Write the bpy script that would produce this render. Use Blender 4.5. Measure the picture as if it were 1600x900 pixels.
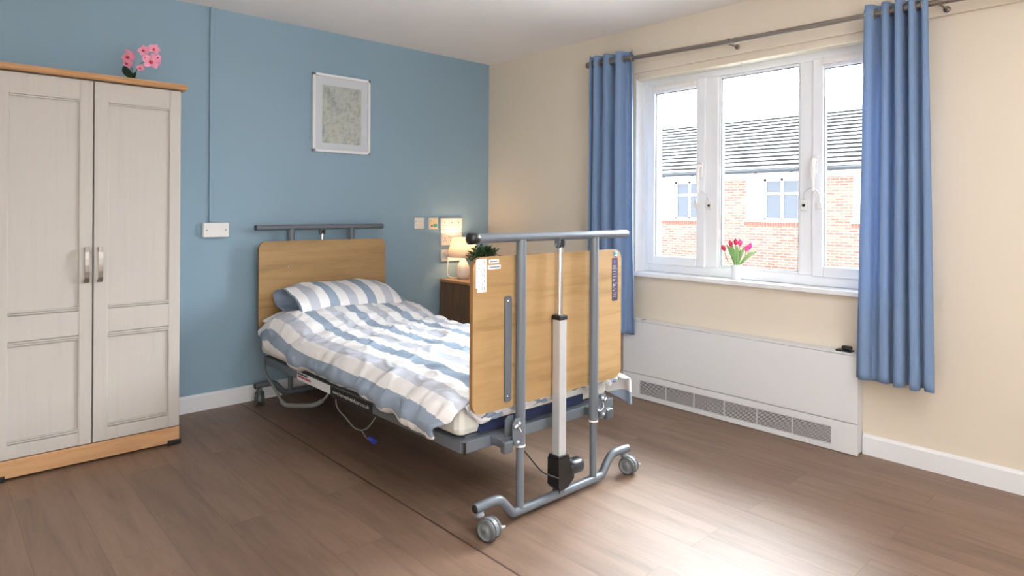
import bpy, bmesh, math, random
from mathutils import Vector, Matrix, noise
random.seed(7)
PI = math.pi
for o in list(bpy.data.objects): bpy.data.objects.remove(o)
SC = bpy.context.scene
COL = SC.collection

# ------------------------------------------------------------------ camera
F = 1001.0
yaw = math.atan2(920, F)
cam_d = bpy.data.cameras.new('camera'); cam = bpy.data.objects.new('camera', cam_d); COL.objects.link(cam)
cam_d.sensor_width = 36; cam_d.lens = 36*F/1600; cam_d.shift_y = -(450-329)/1600; cam_d.clip_start = .05
cam.matrix_world = Matrix.Translation((-3.452, -4.046, 1.195)) @ Matrix.Rotation(-yaw, 4, 'Z') @ Matrix.Rotation(PI/2, 4, 'X') @ Matrix.Rotation(.0059, 4, 'Z')
SC.camera = cam
# ------------------------------------------------------------------ light
SC.view_settings.view_transform = 'Standard'; SC.view_settings.look = 'None'
SC.view_settings.gamma = 1; SC.view_settings.use_curve_mapping = False
SC.view_settings.exposure = 0.62
W = bpy.data.worlds.new('overcast_sky'); SC.world = W; W.use_nodes = True
bg = W.node_tree.nodes['Background']; wn = W.node_tree
SKY_BASE, SKY_GLOW = 5.0, 46.0                      # overcast sky with a bright hazy sun high beyond the building opposite
wt = wn.nodes.new('ShaderNodeTexCoord'); wd_ = wn.nodes.new('ShaderNodeVectorMath'); wd_.operation = 'DOT_PRODUCT'
wd_.inputs[1].default_value = Vector((.68, .0, .72)).normalized(); wn.links.new(wt.outputs['Generated'], wd_.inputs[0])
wr = wn.nodes.new('ShaderNodeMapRange'); wr.interpolation_type = 'SMOOTHSTEP'; wr.inputs[1].default_value = .42; wr.inputs[2].default_value = 1.0
wr.inputs[3].default_value = SKY_BASE; wr.inputs[4].default_value = SKY_GLOW; wn.links.new(wd_.outputs['Value'], wr.inputs[0]); wn.links.new(wr.outputs[0], bg.inputs[1])
bg.inputs[0].default_value = (.90, .955, 1, 1)

def area(name, loc, rot, sx, sy, power, color=(1,1,1), portal=False):
    d = bpy.data.lights.new(name, 'AREA'); d.shape = 'RECTANGLE'; d.size = sx; d.size_y = sy; d.energy = power; d.color = color
    if portal: d.cycles.is_portal = True
    o = bpy.data.objects.new(name, d); COL.objects.link(o); o.location = loc; o.rotation_euler = rot
    return o
area('window_portal', (.2, -2.28, 1.45), (0, PI/2, 0), 1.25, 1.6, 1, portal=True)
area('rear_opening_portal', (-3.05, -5.25, 1.4), (PI/2, 0, 0), 1.9, 1.4, 1, portal=True)

# ------------------------------------------------------------------ materials
def lin(c):
    return tuple((x/12.92 if x <= .04045 else ((x+.055)/1.055)**2.4) for x in [v/255 for v in c]) + (1,)
MATS = {}
def mat(name, rgb, rough=.5, metal=0, spec=.5, bump=0, bscale=60, var=0, vscale=4, sheen=0, emit=None, estr=0, trans=0):
    if name in MATS: return MATS[name]
    m = bpy.data.materials.new(name); m.use_nodes = True; nt = m.node_tree; b = nt.nodes['Principled BSDF']
    c = lin(rgb); b.inputs['Base Color'].default_value = c
    b.inputs['Roughness'].default_value = rough; b.inputs['Metallic'].default_value = metal
    b.inputs['Specular IOR Level'].default_value = spec
    if sheen: b.inputs['Sheen Weight'].default_value = sheen
    if emit: b.inputs['Emission Color'].default_value = lin(emit); b.inputs['Emission Strength'].default_value = estr
    tc = nt.nodes.new('ShaderNodeTexCoord')
    n = nt.nodes.new('ShaderNodeTexNoise'); n.inputs['Scale'].default_value = vscale; n.inputs['Detail'].default_value = 4
    nt.links.new(tc.outputs['Object'], n.inputs['Vector'])
    mr = nt.nodes.new('ShaderNodeMapRange'); mr.inputs[3].default_value = 1-max(var, .01); mr.inputs[4].default_value = 1+max(var, .01)
    nt.links.new(n.outputs[0], mr.inputs[0])
    mx = nt.nodes.new('ShaderNodeVectorMath'); mx.operation = 'SCALE'; mx.inputs[0].default_value = c[:3]
    nt.links.new(mr.outputs[0], mx.inputs['Scale']); nt.links.new(mx.outputs[0], b.inputs['Base Color'])
    if bump:
        n2 = nt.nodes.new('ShaderNodeTexNoise'); n2.inputs['Scale'].default_value = bscale; n2.inputs['Detail'].default_value = 3
        nt.links.new(tc.outputs['Object'], n2.inputs['Vector'])
        bp = nt.nodes.new('ShaderNodeBump'); bp.inputs['Strength'].default_value = bump; bp.inputs['Distance'].default_value = .004
        nt.links.new(n2.outputs[0], bp.inputs['Height']); nt.links.new(bp.outputs[0], b.inputs['Normal'])
    MATS[name] = m
    return m
def ramp(nt, fac, stops, interp='LINEAR'):
    r = nt.nodes.new('ShaderNodeValToRGB'); cr = r.color_ramp; cr.interpolation = interp
    while len(cr.elements) < len(stops): cr.elements.new(.5)
    for e, (p, c) in zip(cr.elements, stops): e.position = p; e.color = lin(c)
    nt.links.new(fac, r.inputs[0]); return r
def wood(name, stops, scale=(1.2, 14, 14), rough=.42, seed=0):
    m = bpy.data.materials.new(name); m.use_nodes = True; nt = m.node_tree; b = nt.nodes['Principled BSDF']
    b.inputs['Roughness'].default_value = rough; b.inputs['Specular IOR Level'].default_value = .35
    tc = nt.nodes.new('ShaderNodeTexCoord'); mp = nt.nodes.new('ShaderNodeMapping')
    mp.inputs['Scale'].default_value = scale; mp.inputs['Location'].default_value = (seed, seed*.7, seed*1.3)
    nt.links.new(tc.outputs['Object'], mp.inputs[0])
    n = nt.nodes.new('ShaderNodeTexNoise'); n.inputs['Scale'].default_value = 1.3; n.inputs['Detail'].default_value = 7; n.inputs['Roughness'].default_value = .62; n.inputs['Distortion'].default_value = .35
    nt.links.new(mp.outputs[0], n.inputs['Vector'])
    r = ramp(nt, n.outputs[0], stops); nt.links.new(r.outputs[0], b.inputs['Base Color'])
    bp = nt.nodes.new('ShaderNodeBump'); bp.inputs['Strength'].default_value = .08; bp.inputs['Distance'].default_value = .002
    nt.links.new(n.outputs[0], bp.inputs['Height']); nt.links.new(bp.outputs[0], b.inputs['Normal'])
    MATS[name] = m; return m
M_blue = mat('blue_wall_paint', (143, 168, 184), .75, bump=.05, bscale=90, var=.015, vscale=3, spec=.3)
M_cream = mat('cream_wall_paint', (224, 212, 195), .75, bump=.05, bscale=90, var=.01, spec=.3)
M_ceil = mat('ceiling_paint', (243, 238, 236), .9, bump=.04, spec=.2)
M_white = mat('white_gloss_paint', (236, 236, 238), .35, var=.01)
M_upvc = mat('white_upvc', (238, 240, 244), .28)
M_oak = wood('oak_laminate', [(.25, (138, 108, 70)), (.45, (166, 133, 91)), (.6, (174, 142, 100)), (.8, (152, 120, 79))], (1.4, 12, 15))
M_oakedge = mat('oak_edging', (150, 108, 62), .5, var=.05)
M_oak2 = wood('light_oak', [(.25, (168, 124, 86)), (.5, (196, 152, 110)), (.8, (180, 136, 96))], (2, 16, 16), seed=3)
M_dkoak = wood('brown_oak', [(.25, (96, 72, 54)), (.5, (128, 100, 76)), (.8, (112, 86, 64))], (16, 16, 1.4), seed=5)
M_dktop = wood('brown_oak_top', [(.25, (146, 106, 70)), (.5, (176, 132, 92)), (.8, (160, 118, 80))], (2, 14, 14), seed=6)
M_ward = wood('cream_woodgrain', [(.2, (180, 173, 166)), (.5, (188, 181, 174)), (.8, (184, 177, 170))], (22, 22, 1.2), .5, 2)
M_grey = mat('grey_powder_coat', (106, 112, 120), .38, metal=.15, var=.02)
M_greyd = mat('dark_grey_powder_coat', (92, 96, 102), .4, metal=.15, var=.03)
M_chrome = mat('chrome', (225, 225, 228), .12, metal=1)
M_nickel = mat('brushed_nickel', (150, 142, 134), .35, metal=.9)
M_alu = mat('anodised_aluminium', (205, 206, 208), .35, metal=.4)
M_black = mat('black_plastic', (24, 23, 24), .4, var=.05)
M_rubber = mat('grey_rubber', (80, 84, 84), .6)
M_castor = mat('castor_grey_plastic', (112, 116, 119), .4)
M_plastic = mat('white_plastic', (236, 232, 230), .35)
M_paper = mat('white_paper', (238, 240, 244), .6)
M_ink = mat('grey_ink', (110, 118, 134), .7)
M_blackink = mat('black_ink', (30, 30, 34), .7)
M_navy = mat('navy_cover', (28, 38, 74), .6)
M_mattress = mat('white_mattress_cover', (226, 226, 218), .6, bump=.1, bscale=20)
M_wsheet = mat('white_cotton', (236, 234, 234), .85, bump=.2, bscale=12)
M_green = mat('dark_leaf', (22, 50, 34), .35, var=.2, vscale=20)

# ------------------------------------------------------------------ mesh helpers
class MB:
    def __init__(s): s.v = []; s.f = []; s.mi = []; s.sm = []; s.mats = []
    def _m(s, m):
        if m not in s.mats: s.mats.append(m)
        return s.mats.index(m)
    def add(s, vs, fs, m, smooth=False):
        b = len(s.v); k = s._m(m); s.v += [tuple(v) for v in vs]
        for f in fs: s.f.append([b+i for i in f]); s.mi.append(k); s.sm.append(smooth)
    def box(s, a, b, m, bev=0, rot=None):
        a, b = Vector(a), Vector(b)
        lo = Vector([min(a[i], b[i]) for i in range(3)]); hi = Vector([max(a[i], b[i]) for i in range(3)])
        if bev <= 0:
            vs = [(x, y, z) for x in (lo.x, hi.x) for y in (lo.y, hi.y) for z in (lo.z, hi.z)]
            fs = [(0,1,3,2),(4,6,7,5),(0,4,5,1),(2,3,7,6),(0,2,6,4),(1,5,7,3)]
            if rot: vs = [rot @ Vector(v) for v in vs]
            s.add(vs, fs, m); return
        bm = bmesh.new(); bmesh.ops.create_cube(bm, size=1)
        c = (lo+hi)/2; d = hi-lo
        for v in bm.verts: v.co = Vector((v.co.x*d.x, v.co.y*d.y, v.co.z*d.z)) + c
        bmesh.ops.bevel(bm, geom=bm.edges[:], offset=min(bev, min(d)*.45), segments=2, affect='EDGES', profile=.5)
        s.bm(bm, m, rot)
    def bm(s, bm, m, rot=None, smooth=False):
        bm.verts.ensure_lookup_table(); bm.verts.index_update()
        vs = [(rot @ v.co if rot else v.co.copy()) for v in bm.verts]
        fs = [[v.index for v in f.verts] for f in bm.faces]; bm.free()
        s.add(vs, fs, m, smooth)
    def tube(s, pts, r, m, n=16, caps=True, squash=None):
        pts = [Vector(p) for p in pts]; R = r if isinstance(r, (list, tuple)) else [r]*len(pts)
        t0 = (pts[1]-pts[0]).normalized(); up = Vector((0,0,1)) if abs(t0.z) < .9 else Vector((1,0,0))
        nrm = (up - t0*up.dot(t0)).normalized(); vs = []; fs = []
        for i, p in enumerate(pts):
            t = (pts[min(i+1, len(pts)-1)]-pts[max(i-1, 0)]).normalized()
            nrm = (nrm - t*nrm.dot(t)).normalized(); bn = t.cross(nrm)
            for k in range(n):
                a = 2*PI*k/n; vs.append(p + (nrm*math.cos(a)+bn*math.sin(a))*R[i])
        for i in range(len(pts)-1):
            for k in range(n): fs.append((i*n+k, i*n+(k+1) % n, (i+1)*n+(k+1) % n, (i+1)*n+k))
        s.add(vs, fs, m, True)
        if caps:
            s.add(vs[:n], [tuple(range(n-1, -1, -1))], m); s.add(vs[-n:], [tuple(range(n))], m)
    def lathe(s, prof, c, m, n=32, axis=(0,0,1), smooth=True):
        ax = Vector(axis).normalized(); q = Vector((0,0,1)).rotation_difference(ax); c = Vector(c); vs = []; fs = []
        for r, z in prof:
            for k in range(n):
                a = 2*PI*k/n; vs.append(c + q @ Vector((r*math.cos(a), r*math.sin(a), z)))
        for i in range(len(prof)-1):
            for k in range(n): fs.append((i*n+k, i*n+(k+1) % n, (i+1)*n+(k+1) % n, (i+1)*n+k))
        s.add(vs, fs, m, smooth)
    def prism(s, poly, fn, m):
        """poly 2D list; fn(u,v,side) -> 3D, side 0/1"""
        n = len(poly); vs = [fn(u, v, 0) for u, v in poly] + [fn(u, v, 1) for u, v in poly]
        fs = [tuple(range(n)), tuple(range(2*n-1, n-1, -1))] + [(i, i+n, (i+1) % n+n, (i+1) % n) for i in range(n)]
        s.add(vs, fs, m)
    def grid(s, fn, nu, nv, m, smooth=True, closeu=False):
        vs = [fn(i/(nu if closeu else nu-1), j/(nv-1)) for j in range(nv) for i in range(nu)]
        fs = []
        for j in range(nv-1):
            for i in range(nu if closeu else nu-1):
                i2 = (i+1) % nu
                fs.append((j*nu+i, j*nu+i2, (j+1)*nu+i2, (j+1)*nu+i))
        s.add(vs, fs, m, smooth)
    def build(s, name, parent=None, recalc=True):
        me = bpy.data.meshes.new(name)
        off = Vector((0,0,0))
        if parent is not None and parent.type == 'EMPTY': off = parent.location.copy()
        elif parent is not None: off = Vector(parent.get('_o', (0,0,0)))
        me.from_pydata([tuple(Vector(v)-off) for v in s.v], [], s.f)
        for m in s.mats: me.materials.append(m)
        me.polygons.foreach_set('material_index', s.mi); me.polygons.foreach_set('use_smooth', s.sm)
        me.update()
        if recalc:
            bm = bmesh.new(); bm.from_mesh(me); bmesh.ops.recalc_face_normals(bm, faces=bm.faces[:]); bm.to_mesh(me); bm.free()
        o = bpy.data.objects.new(name, me); COL.objects.link(o)
        if parent is not None: o.parent = parent
        o['_o'] = tuple(off)
        return o
def thing(name, label, cat, loc, group=None):
    o = bpy.data.objects.new(name, None); COL.objects.link(o); o.location = loc; o.empty_display_size = .1
    o['label'] = label; o['category'] = cat
    if group: o['group'] = group
    return o
def tag(o, label, cat, group=None, kind=None):
    o['label'] = label; o['category'] = cat
    if group: o['group'] = group
    if kind: o['kind'] = kind
    return o
def struct(o): o['kind'] = 'structure'; return o
def S(name, *boxes, parent=None, bev=0):
    b = MB()
    for lo, hi, m in boxes: b.box(lo, hi, m, bev)
    o = b.build(name, parent)
    if parent is None: struct(o)
    return o
def smooth(a, b, x):
    t = max(0, min(1, (x-a)/(b-a))); return t*t*(3-2*t)
def lerp(a, b, t): return a+(b-a)*t
def interp(xs, ys, x):
    if x <= xs[0]: return ys[0]
    for i in range(len(xs)-1):
        if x <= xs[i+1]: return lerp(ys[i], ys[i+1], smooth(xs[i], xs[i+1], x)) if False else lerp(ys[i], ys[i+1], (x-xs[i])/(xs[i+1]-xs[i]))
    return ys[-1]
def catmull(P, n):
    P = [Vector(p) for p in P]; out = []
    for i in range(len(P)-1):
        p0 = P[max(i-1, 0)]; p1 = P[i]; p2 = P[i+1]; p3 = P[min(i+2, len(P)-1)]
        for k in range(n):
            t = k/n
            out.append(.5*((2*p1)+(p2-p0)*t+(2*p0-5*p1+4*p2-p3)*t*t+(-p0+3*p1-3*p2+p3)*t**3))
    out.append(P[-1]); return out
def rrect(x0, y0, x1, y1, r, n=6):
    out = []
    for cx, cy, a0 in ((x1-r, y1-r, 0), (x0+r, y1-r, PI/2), (x0+r, y0+r, PI), (x1-r, y0+r, 1.5*PI)):
        for k in range(n+1):
            a = a0+PI/2*k/n; out.append((cx+r*math.cos(a), cy+r*math.sin(a)))
    return out
def text(name, body, size, m, parent, origin, xdir, ydir, width=None, depth=.0006):
    c = bpy.data.curves.new(name, 'FONT'); c.body = body; c.size = size; c.align_x = 'CENTER'; c.align_y = 'CENTER'; c.extrude = 0; c.resolution_u = 2
    t = bpy.data.objects.new(name, c); COL.objects.link(t)
    bpy.context.view_layer.update()
    dg = bpy.context.evaluated_depsgraph_get(); me = bpy.data.meshes.new_from_object(t.evaluated_get(dg))
    bpy.data.objects.remove(t)
    xs = [v.co.x for v in me.vertices]; sx = 1
    if width: sx = width/(max(xs)-min(xs))
    X = Vector(xdir).normalized(); Y = Vector(ydir).normalized(); O = Vector(origin)
    b = MB(); b.add([O + X*(v.co.x*sx) + Y*v.co.y for v in me.vertices], [list(p.vertices) for p in me.polygons], m)
    bpy.data.meshes.remove(me)
    return b.build(name, parent, recalc=False)

# ================================================================== ROOM SHELL
XL, YR, H = -4.3, -5.25, 2.4
WY0, WY1, WZ0, WZ1 = -3.07, -1.49, .80, 2.06       # window opening
def floor_mat():
    m = bpy.data.materials.new('plank_vinyl_floor'); m.use_nodes = True; nt = m.node_tree; b = nt.nodes['Principled BSDF']; L = nt.links.new
    tc = nt.nodes.new('ShaderNodeTexCoord'); sp = nt.nodes.new('ShaderNodeSeparateXYZ'); L(tc.outputs['Object'], sp.inputs[0])
    ax = nt.nodes.new('ShaderNodeMath'); ax.operation = 'ADD'; ax.inputs[1].default_value = 2.01+.195*60; L(sp.outputs[0], ax.inputs[0])
    ay = nt.nodes.new('ShaderNodeMath'); ay.operation = 'ADD'; ay.inputs[1].default_value = 20.3; L(sp.outputs[1], ay.inputs[0])
    cb = nt.nodes.new('ShaderNodeCombineXYZ'); L(ay.outputs[0], cb.inputs[0]); L(ax.outputs[0], cb.inputs[1])
    br = nt.nodes.new('ShaderNodeTexBrick'); L(cb.outputs[0], br.inputs['Vector'])
    br.inputs['Scale'].default_value = 1; br.inputs['Brick Width'].default_value = 1.25; br.inputs['Row Height'].default_value = .195
    br.inputs['Mortar Size'].default_value = .0013; br.inputs['Mortar Smooth'].default_value = .3; br.offset = .37
    br.inputs['Color1'].default_value = (0,0,0,1); br.inputs['Color2'].default_value = (1,1,1,1); br.inputs['Mortar'].default_value = (.5,.5,.5,1)
    mp = nt.nodes.new('ShaderNodeMapping'); mp.inputs['Scale'].default_value = (11, 1.1, 1); L(tc.outputs['Object'], mp.inputs[0])
    off = nt.nodes.new('ShaderNodeVectorMath'); off.operation = 'ADD'; L(mp.outputs[0], off.inputs[0])
    sc = nt.nodes.new('ShaderNodeVectorMath'); sc.operation = 'SCALE'; sc.inputs['Scale'].default_value = 13; L(br.outputs['Color'], sc.inputs[0]); L(sc.outputs[0], off.inputs[1])
    n = nt.nodes.new('ShaderNodeTexNoise'); n.inputs['Scale'].default_value = 1.5; n.inputs['Detail'].default_value = 8; n.inputs['Roughness'].default_value = .65; n.inputs['Distortion'].default_value = .5
    L(off.outputs[0], n.inputs['Vector'])
    r = ramp(nt, n.outputs[0], [(.22, (92, 70, 56)), (.42, (116, 92, 75)), (.6, (129, 104, 87)), (.8, (106, 82, 66))])
    hs = nt.nodes.new('ShaderNodeMapRange'); hs.inputs[3].default_value = .90; hs.inputs[4].default_value = 1.08; L(br.outputs['Color'], hs.inputs[0])
    v = nt.nodes.new('ShaderNodeVectorMath'); v.operation = 'SCALE'; L(r.outputs[0], v.inputs[0]); L(hs.outputs[0], v.inputs['Scale'])
    # the one open sheet joint beside the bed
    d1 = nt.nodes.new('ShaderNodeMath'); d1.operation = 'ADD'; d1.inputs[1].default_value = 2.01; L(sp.outputs[0], d1.inputs[0])
    d2 = nt.nodes.new('ShaderNodeMath'); d2.operation = 'ABSOLUTE'; L(d1.outputs[0], d2.inputs[0])
    d3 = nt.nodes.new('ShaderNodeMath'); d3.operation = 'LESS_THAN'; d3.inputs[1].default_value = .0042; L(d2.outputs[0], d3.inputs[0])
    fa = nt.nodes.new('ShaderNodeMath'); fa.operation = 'MULTIPLY'; fa.inputs[1].default_value = .45; L(br.outputs['Fac'], fa.inputs[0])
    mx = nt.nodes.new('ShaderNodeMath'); mx.operation = 'MAXIMUM'; L(fa.outputs[0], mx.inputs[0]); L(d3.outputs[0], mx.inputs[1])
    mix = nt.nodes.new('ShaderNodeMix'); mix.data_type = 'RGBA'; L(mx.outputs[0], mix.inputs[0]); L(v.outputs[0], mix.inputs[6]); mix.inputs[7].default_value = lin((72, 46, 34))
    L(mix.outputs[2], b.inputs['Base Color']); b.inputs['Roughness'].default_value = .50; b.inputs['Specular IOR Level'].default_value = .62
    bp = nt.nodes.new('ShaderNodeBump'); bp.inputs['Strength'].default_value = .12; bp.inputs['Distance'].default_value = .002
    L(n.outputs[0], bp.inputs['Height']); L(bp.outputs[0], b.inputs['Normal'])
    return m
M_floor = floor_mat()
def brick_mat(name='red_brick'):
    m = bpy.data.materials.new(name); m.use_nodes = True; nt = m.node_tree; b = nt.nodes['Principled BSDF']; L = nt.links.new
    tc = nt.nodes.new('ShaderNodeTexCoord'); sp = nt.nodes.new('ShaderNodeSeparateXYZ'); L(tc.outputs['Object'], sp.inputs[0])
    sm = nt.nodes.new('ShaderNodeMath'); L(sp.outputs[0], sm.inputs[0]); L(sp.outputs[1], sm.inputs[1])
    cb = nt.nodes.new('ShaderNodeCombineXYZ'); L(sm.outputs[0], cb.inputs[0]); L(sp.outputs[2], cb.inputs[1])
    br = nt.nodes.new('ShaderNodeTexBrick'); L(cb.outputs[0], br.inputs['Vector']); br.inputs['Scale'].default_value = 1
    br.inputs['Brick Width'].default_value = .225; br.inputs['Row Height'].default_value = .075; br.inputs['Mortar Size'].default_value = .008
    br.inputs['Color1'].default_value = lin((126, 84, 74)); br.inputs['Color2'].default_value = lin((146, 112, 100)); br.inputs['Mortar'].default_value = lin((168, 158, 150)); br.inputs['Bias'].default_value = -.1
    L(br.outputs['Color'], b.inputs['Base Color']); b.inputs['Roughness'].default_value = .9
    return m
M_brick = brick_mat()

S('floor', ((XL, YR, -.12), (0, 0, 0), M_floor))
S('ceiling', ((XL-.15, YR-.15, H), (.35, .15, H+.15), M_ceil))
S('wall_back', ((XL-.15, 0, -.12), (.35, .15, H), M_blue))
S('wall_left', ((XL-.15, YR-.15, -.12), (XL, 0, H), M_cream))
w = MB()
for lo, hi in (((0, WY1, -.12), (.20, 0, H)), ((0, YR, -.12), (.20, WY0, H)), ((0, WY0, -.12), (.20, WY1, WZ0-.02)), ((0, WY0, WZ1), (.20, WY1, H))): w.box(lo, hi, M_cream)
for lo, hi in (((.2, WY1, -.6), (.30, 0, H)), ((.2, YR, -.6), (.30, WY0, H)), ((.2, WY0, -.6), (.30, WY1, WZ0-.02)), ((.2, WY0, WZ1), (.30, WY1, H))): w.box(lo, hi, M_brick)
struct(w.build('wall_right'))
# rear wall (behind the camera) with an opening added and sized to let fill daylight in
w = MB()
for lo, hi in (((XL, YR-.15, -.12), (-4.0, YR, H)), ((-2.1, YR-.15, -.12), (0, YR, H)), ((-4.0, YR-.15, 2.1), (-2.1, YR, H)), ((-4.0, YR-.15, -.12), (-2.1, YR, .7))): w.box(lo, hi, M_cream)
struct(w.build('wall_rear'))

# skirting boards
def skirt(name, a, b, nrm, h=.098, t=.018):
    bm_ = MB(); A, B = Vector(a), Vector(b); N = Vector(nrm)
    prof = [(0, 0), (t, 0), (t, h-.012), (t-.006, h-.003), (t-.012, h), (0, h)]
    vs = []; n = len(prof)
    for P in (A, B):
        for u, v in prof: vs.append(P + N*u + Vector((0,0,v)))
    fs = [tuple(range(n)), tuple(range(2*n-1, n-1, -1))]+[(i, (i+1) % n, (i+1) % n+n, i+n) for i in range(n)]
    bm_.add(vs, fs, M_white); return struct(bm_.build(name))
skirt('baseboard_back', (XL, 0, 0), (0, 0, 0), (0, -1, 0))
skirt('baseboard_right', (0, YR, 0), (0, -2.887, 0), (-1, 0, 0))
skirt('baseboard_corner', (0, -1.46, 0), (0, 0, 0), (-1, 0, 0))
skirt('baseboard_left', (XL, YR, 0), (XL, 0, 0), (1, 0, 0))
# batten over the window
S('trim_1', ((-.022, -3.62, 2.098), (0, -1.17, 2.160), M_cream), bev=.003)
# blue paint shadow patch left from an old fitting, behind the socket plates
# ------------------------------------------------------------------ window
def glass_mat():
    m = bpy.data.materials.new('window_glass'); m.use_nodes = True; nt = m.node_tree
    for n in list(nt.nodes): nt.nodes.remove(n)
    o = nt.nodes.new('ShaderNodeOutputMaterial'); t = nt.nodes.new('ShaderNodeBsdfTransparent'); g = nt.nodes.new('ShaderNodeBsdfGlossy')
    t.inputs[0].default_value = (.97, .985, .98, 1); g.inputs['Roughness'].default_value = .01
    lw = nt.nodes.new('ShaderNodeFresnel'); lw.inputs[0].default_value = 1.3; mx = nt.nodes.new('ShaderNodeMixShader')
    nt.links.new(lw.outputs[0], mx.inputs[0]); nt.links.new(t.outputs[0], mx.inputs[1]); nt.links.new(g.outputs[0], mx.inputs[2]); nt.links.new(mx.outputs[0], o.inputs[0])
    return m
M_glass = glass_mat()
M_gasket = mat('dark_gasket', (70, 72, 78), .6)
def ring(b, x0, x1, y0, y1, z0, z1, t, m, bev=.003):
    """rectangular frame in the plane x, y0<y1, z0<z1, bar width t"""
    tl, tr, tb, tt = t if isinstance(t, tuple) else (t, t, t, t)   # y-low, y-high, bottom, top
    b.box((x0, y0, z0), (x1, y0+tl, z1), m, bev); b.box((x0, y1-tr, z0), (x1, y1, z1), m, bev)
    b.box((x0, y0+tl, z0), (x1, y1-tr, z0+tb), m, bev); b.box((x0, y0+tl, z1-tt), (x1, y1-tr, z1), m, bev)
win = MB(); ring(win, .085, .155, WY0, WY1, WZ0, WZ1, (.045, .045, .055, .045), M_upvc)
win.box((.085, -2.600, WZ0+.055), (.155, -2.528, WZ1-.045), M_upvc, .003); win.box((.085, -2.034, WZ0+.055), (.155, -1.950, WZ1-.045), M_upvc, .003)
window = struct(win.build('window_1'))
for ya, yb in ((-1.955, -1.530), (-3.030, -2.598)):           # opening casements
    s = MB(); ring(s, .070, .125, ya, yb, WZ0+.050, WZ1-.040, .058, M_upvc, .006); sash = s.build('casement', window)
    y0, y1, z0, z1 = ya+.058, yb-.058, WZ0+.108, WZ1-.098
    s = MB(); ring(s, .084, .098, y0-.001, y1+.001, z0-.001, z1+.001, .004, M_gasket, 0); s.build('gasket', sash)
    s = MB(); s.box((.098, y0, z0), (.102, y1, z1), M_glass); s.build('pane', sash)
    s = MB(); s.box((.052, ya+.06, WZ1-.080), (.071, yb-.05, WZ1-.052), M_plastic, .004); s.box((.046, ya+.075, WZ1-.072), (.053, yb-.065, WZ1-.06), M_plastic, .002); s.build('trickle_vent', sash)
    hy = ya+.022 if ya > -2 else yb-.022
    s = MB(); s.box((.055, hy-.013, 1.40), (.071, hy+.013, 1.50), M_plastic, .005)
    s.tube(catmull([(.06, hy, 1.475), (.035, hy, 1.47), (.026, hy+.0, 1.43), (.026, hy, 1.36), (.030, hy, 1.31)], 6), [.010]*6+[.011]*12+[.008]*7, M_plastic, 10)
    s.build('handle', sash)
y0, y1, z0, z1 = -2.528, -2.034, WZ0+.055, WZ1-.045
s = MB(); ring(s, .098, .140, y0, y1, z0, z1, .014, M_upvc, .002); s.build('glazing_bead', window)
s = MB(); ring(s, .103, .115, y0+.013, y1-.013, z0+.013, z1-.013, .004, M_gasket, 0); s.build('gasket', window)
s = MB(); s.box((.118, y0+.01, z0+.01), (.122, y1-.01, z1-.01), M_glass); s.build('pane', window)
M_cable = mat('clear_white_cable', (222, 224, 228), .3)
for ky, sg in ((-1.985, 1), (-2.556, -1)):                       # cable restrictors with their locks
    s = MB(); s.box((.070, ky-.017, 1.205), (.086, ky+.017, 1.262), M_plastic, .004); lk = s.build('restrictor_lock', window)
    s = MB(); s.lathe([(0, 0), (.008, 0), (.008, .004), (0, .004)], (.0695, ky, 1.232), M_black, 16, (-1, 0, 0)); s.build('keyhole', lk)
    s = MB(); s.box((.058, ky+sg*.085-.014, 1.215), (.070, ky+sg*.085+.014, 1.25), M_plastic, .004)
    s.tube(catmull([(.076, ky, 1.255), (.055, ky+sg*.01, 1.30), (.045, ky+sg*.05, 1.325), (.05, ky+sg*.088, 1.295), (.062, ky+sg*.085, 1.245)], 8), .003, M_cable, 8); s.build('restrictor_cable', lk)
s = MB(); s.lathe([(0, 0), (.012, 0), (.012, .004), (.004, .006), (.004, .02), (.009, .024), (.009, .03), (0, .032)], (.02, -2.225, WZ1), M_plastic, 16, (0, 0, -1)); s.build('blind_hook', window)
s = MB(); M_reveal = mat('lit_cream_reveal', (246, 238, 218), .35); s.box((.0, WY0, WZ1-.004), (.086, WY1, WZ1), M_reveal); s.box((.0, WY0, WZ0), (.086, WY0+.004, WZ1-.004), M_reveal); s.box((.0, WY1-.004, WZ0), (.086, WY1, WZ1-.004), M_white); s.build('lit_reveal_lining', window)  # lining paler than the wall: bright light on the reveal put into its colour
# sill board
S('window_sill', ((-.035, WY0-.03, WZ0-.026), (.0, WY1+.03, WZ0), M_white), ((-.0, WY0, WZ0-.026), (.086, WY1, WZ0), M_white), bev=.004)
S('window_ledge', ((.155, WY0-.02, WZ0-.03), (.34, WY1+.02, WZ0+.01), M_upvc))

# ================================================================== OUTSIDE
M_tarmac = mat('pale_paving', (150, 148, 144), .9, var=.1)
S('ground', ((.3, -22, -.75), (24, 30, -.6), M_tarmac))
M_mortar = mat('mortar', (168, 158, 150), .9)
M_tile = mat('grey_roof_tile', (120, 120, 124), .8, var=.05)
M_tiled = mat('roof_tile_shadow_gap', (34, 33, 34), .9)  # near-black risers stand in for the shadow gap under each tile course
M_gut = mat('dark_grey_gutter', (40, 44, 52), .5)
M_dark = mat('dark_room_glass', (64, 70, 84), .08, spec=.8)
bld = thing('brick_building', 'red brick building with a long tiled roof seen across through the window', 'building', (14, 4, -.6))
BX = 14.0; BY0, BY1 = -9.0, 17.0; wins = []
y = 3.44-2.9*4
while y < 15: wins.append((y, y+1.56)); y += 2.9
b = MB(); zb0, zb1, zw0, zw1 = -.6, 2.32, .96, 2.12
b.box((BX, BY0, zb0), (BX+.3, BY1, zw0), M_brick); b.box((BX, BY0, zw1), (BX+.3, BY1, zb1), M_brick)
prev = BY0
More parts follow.
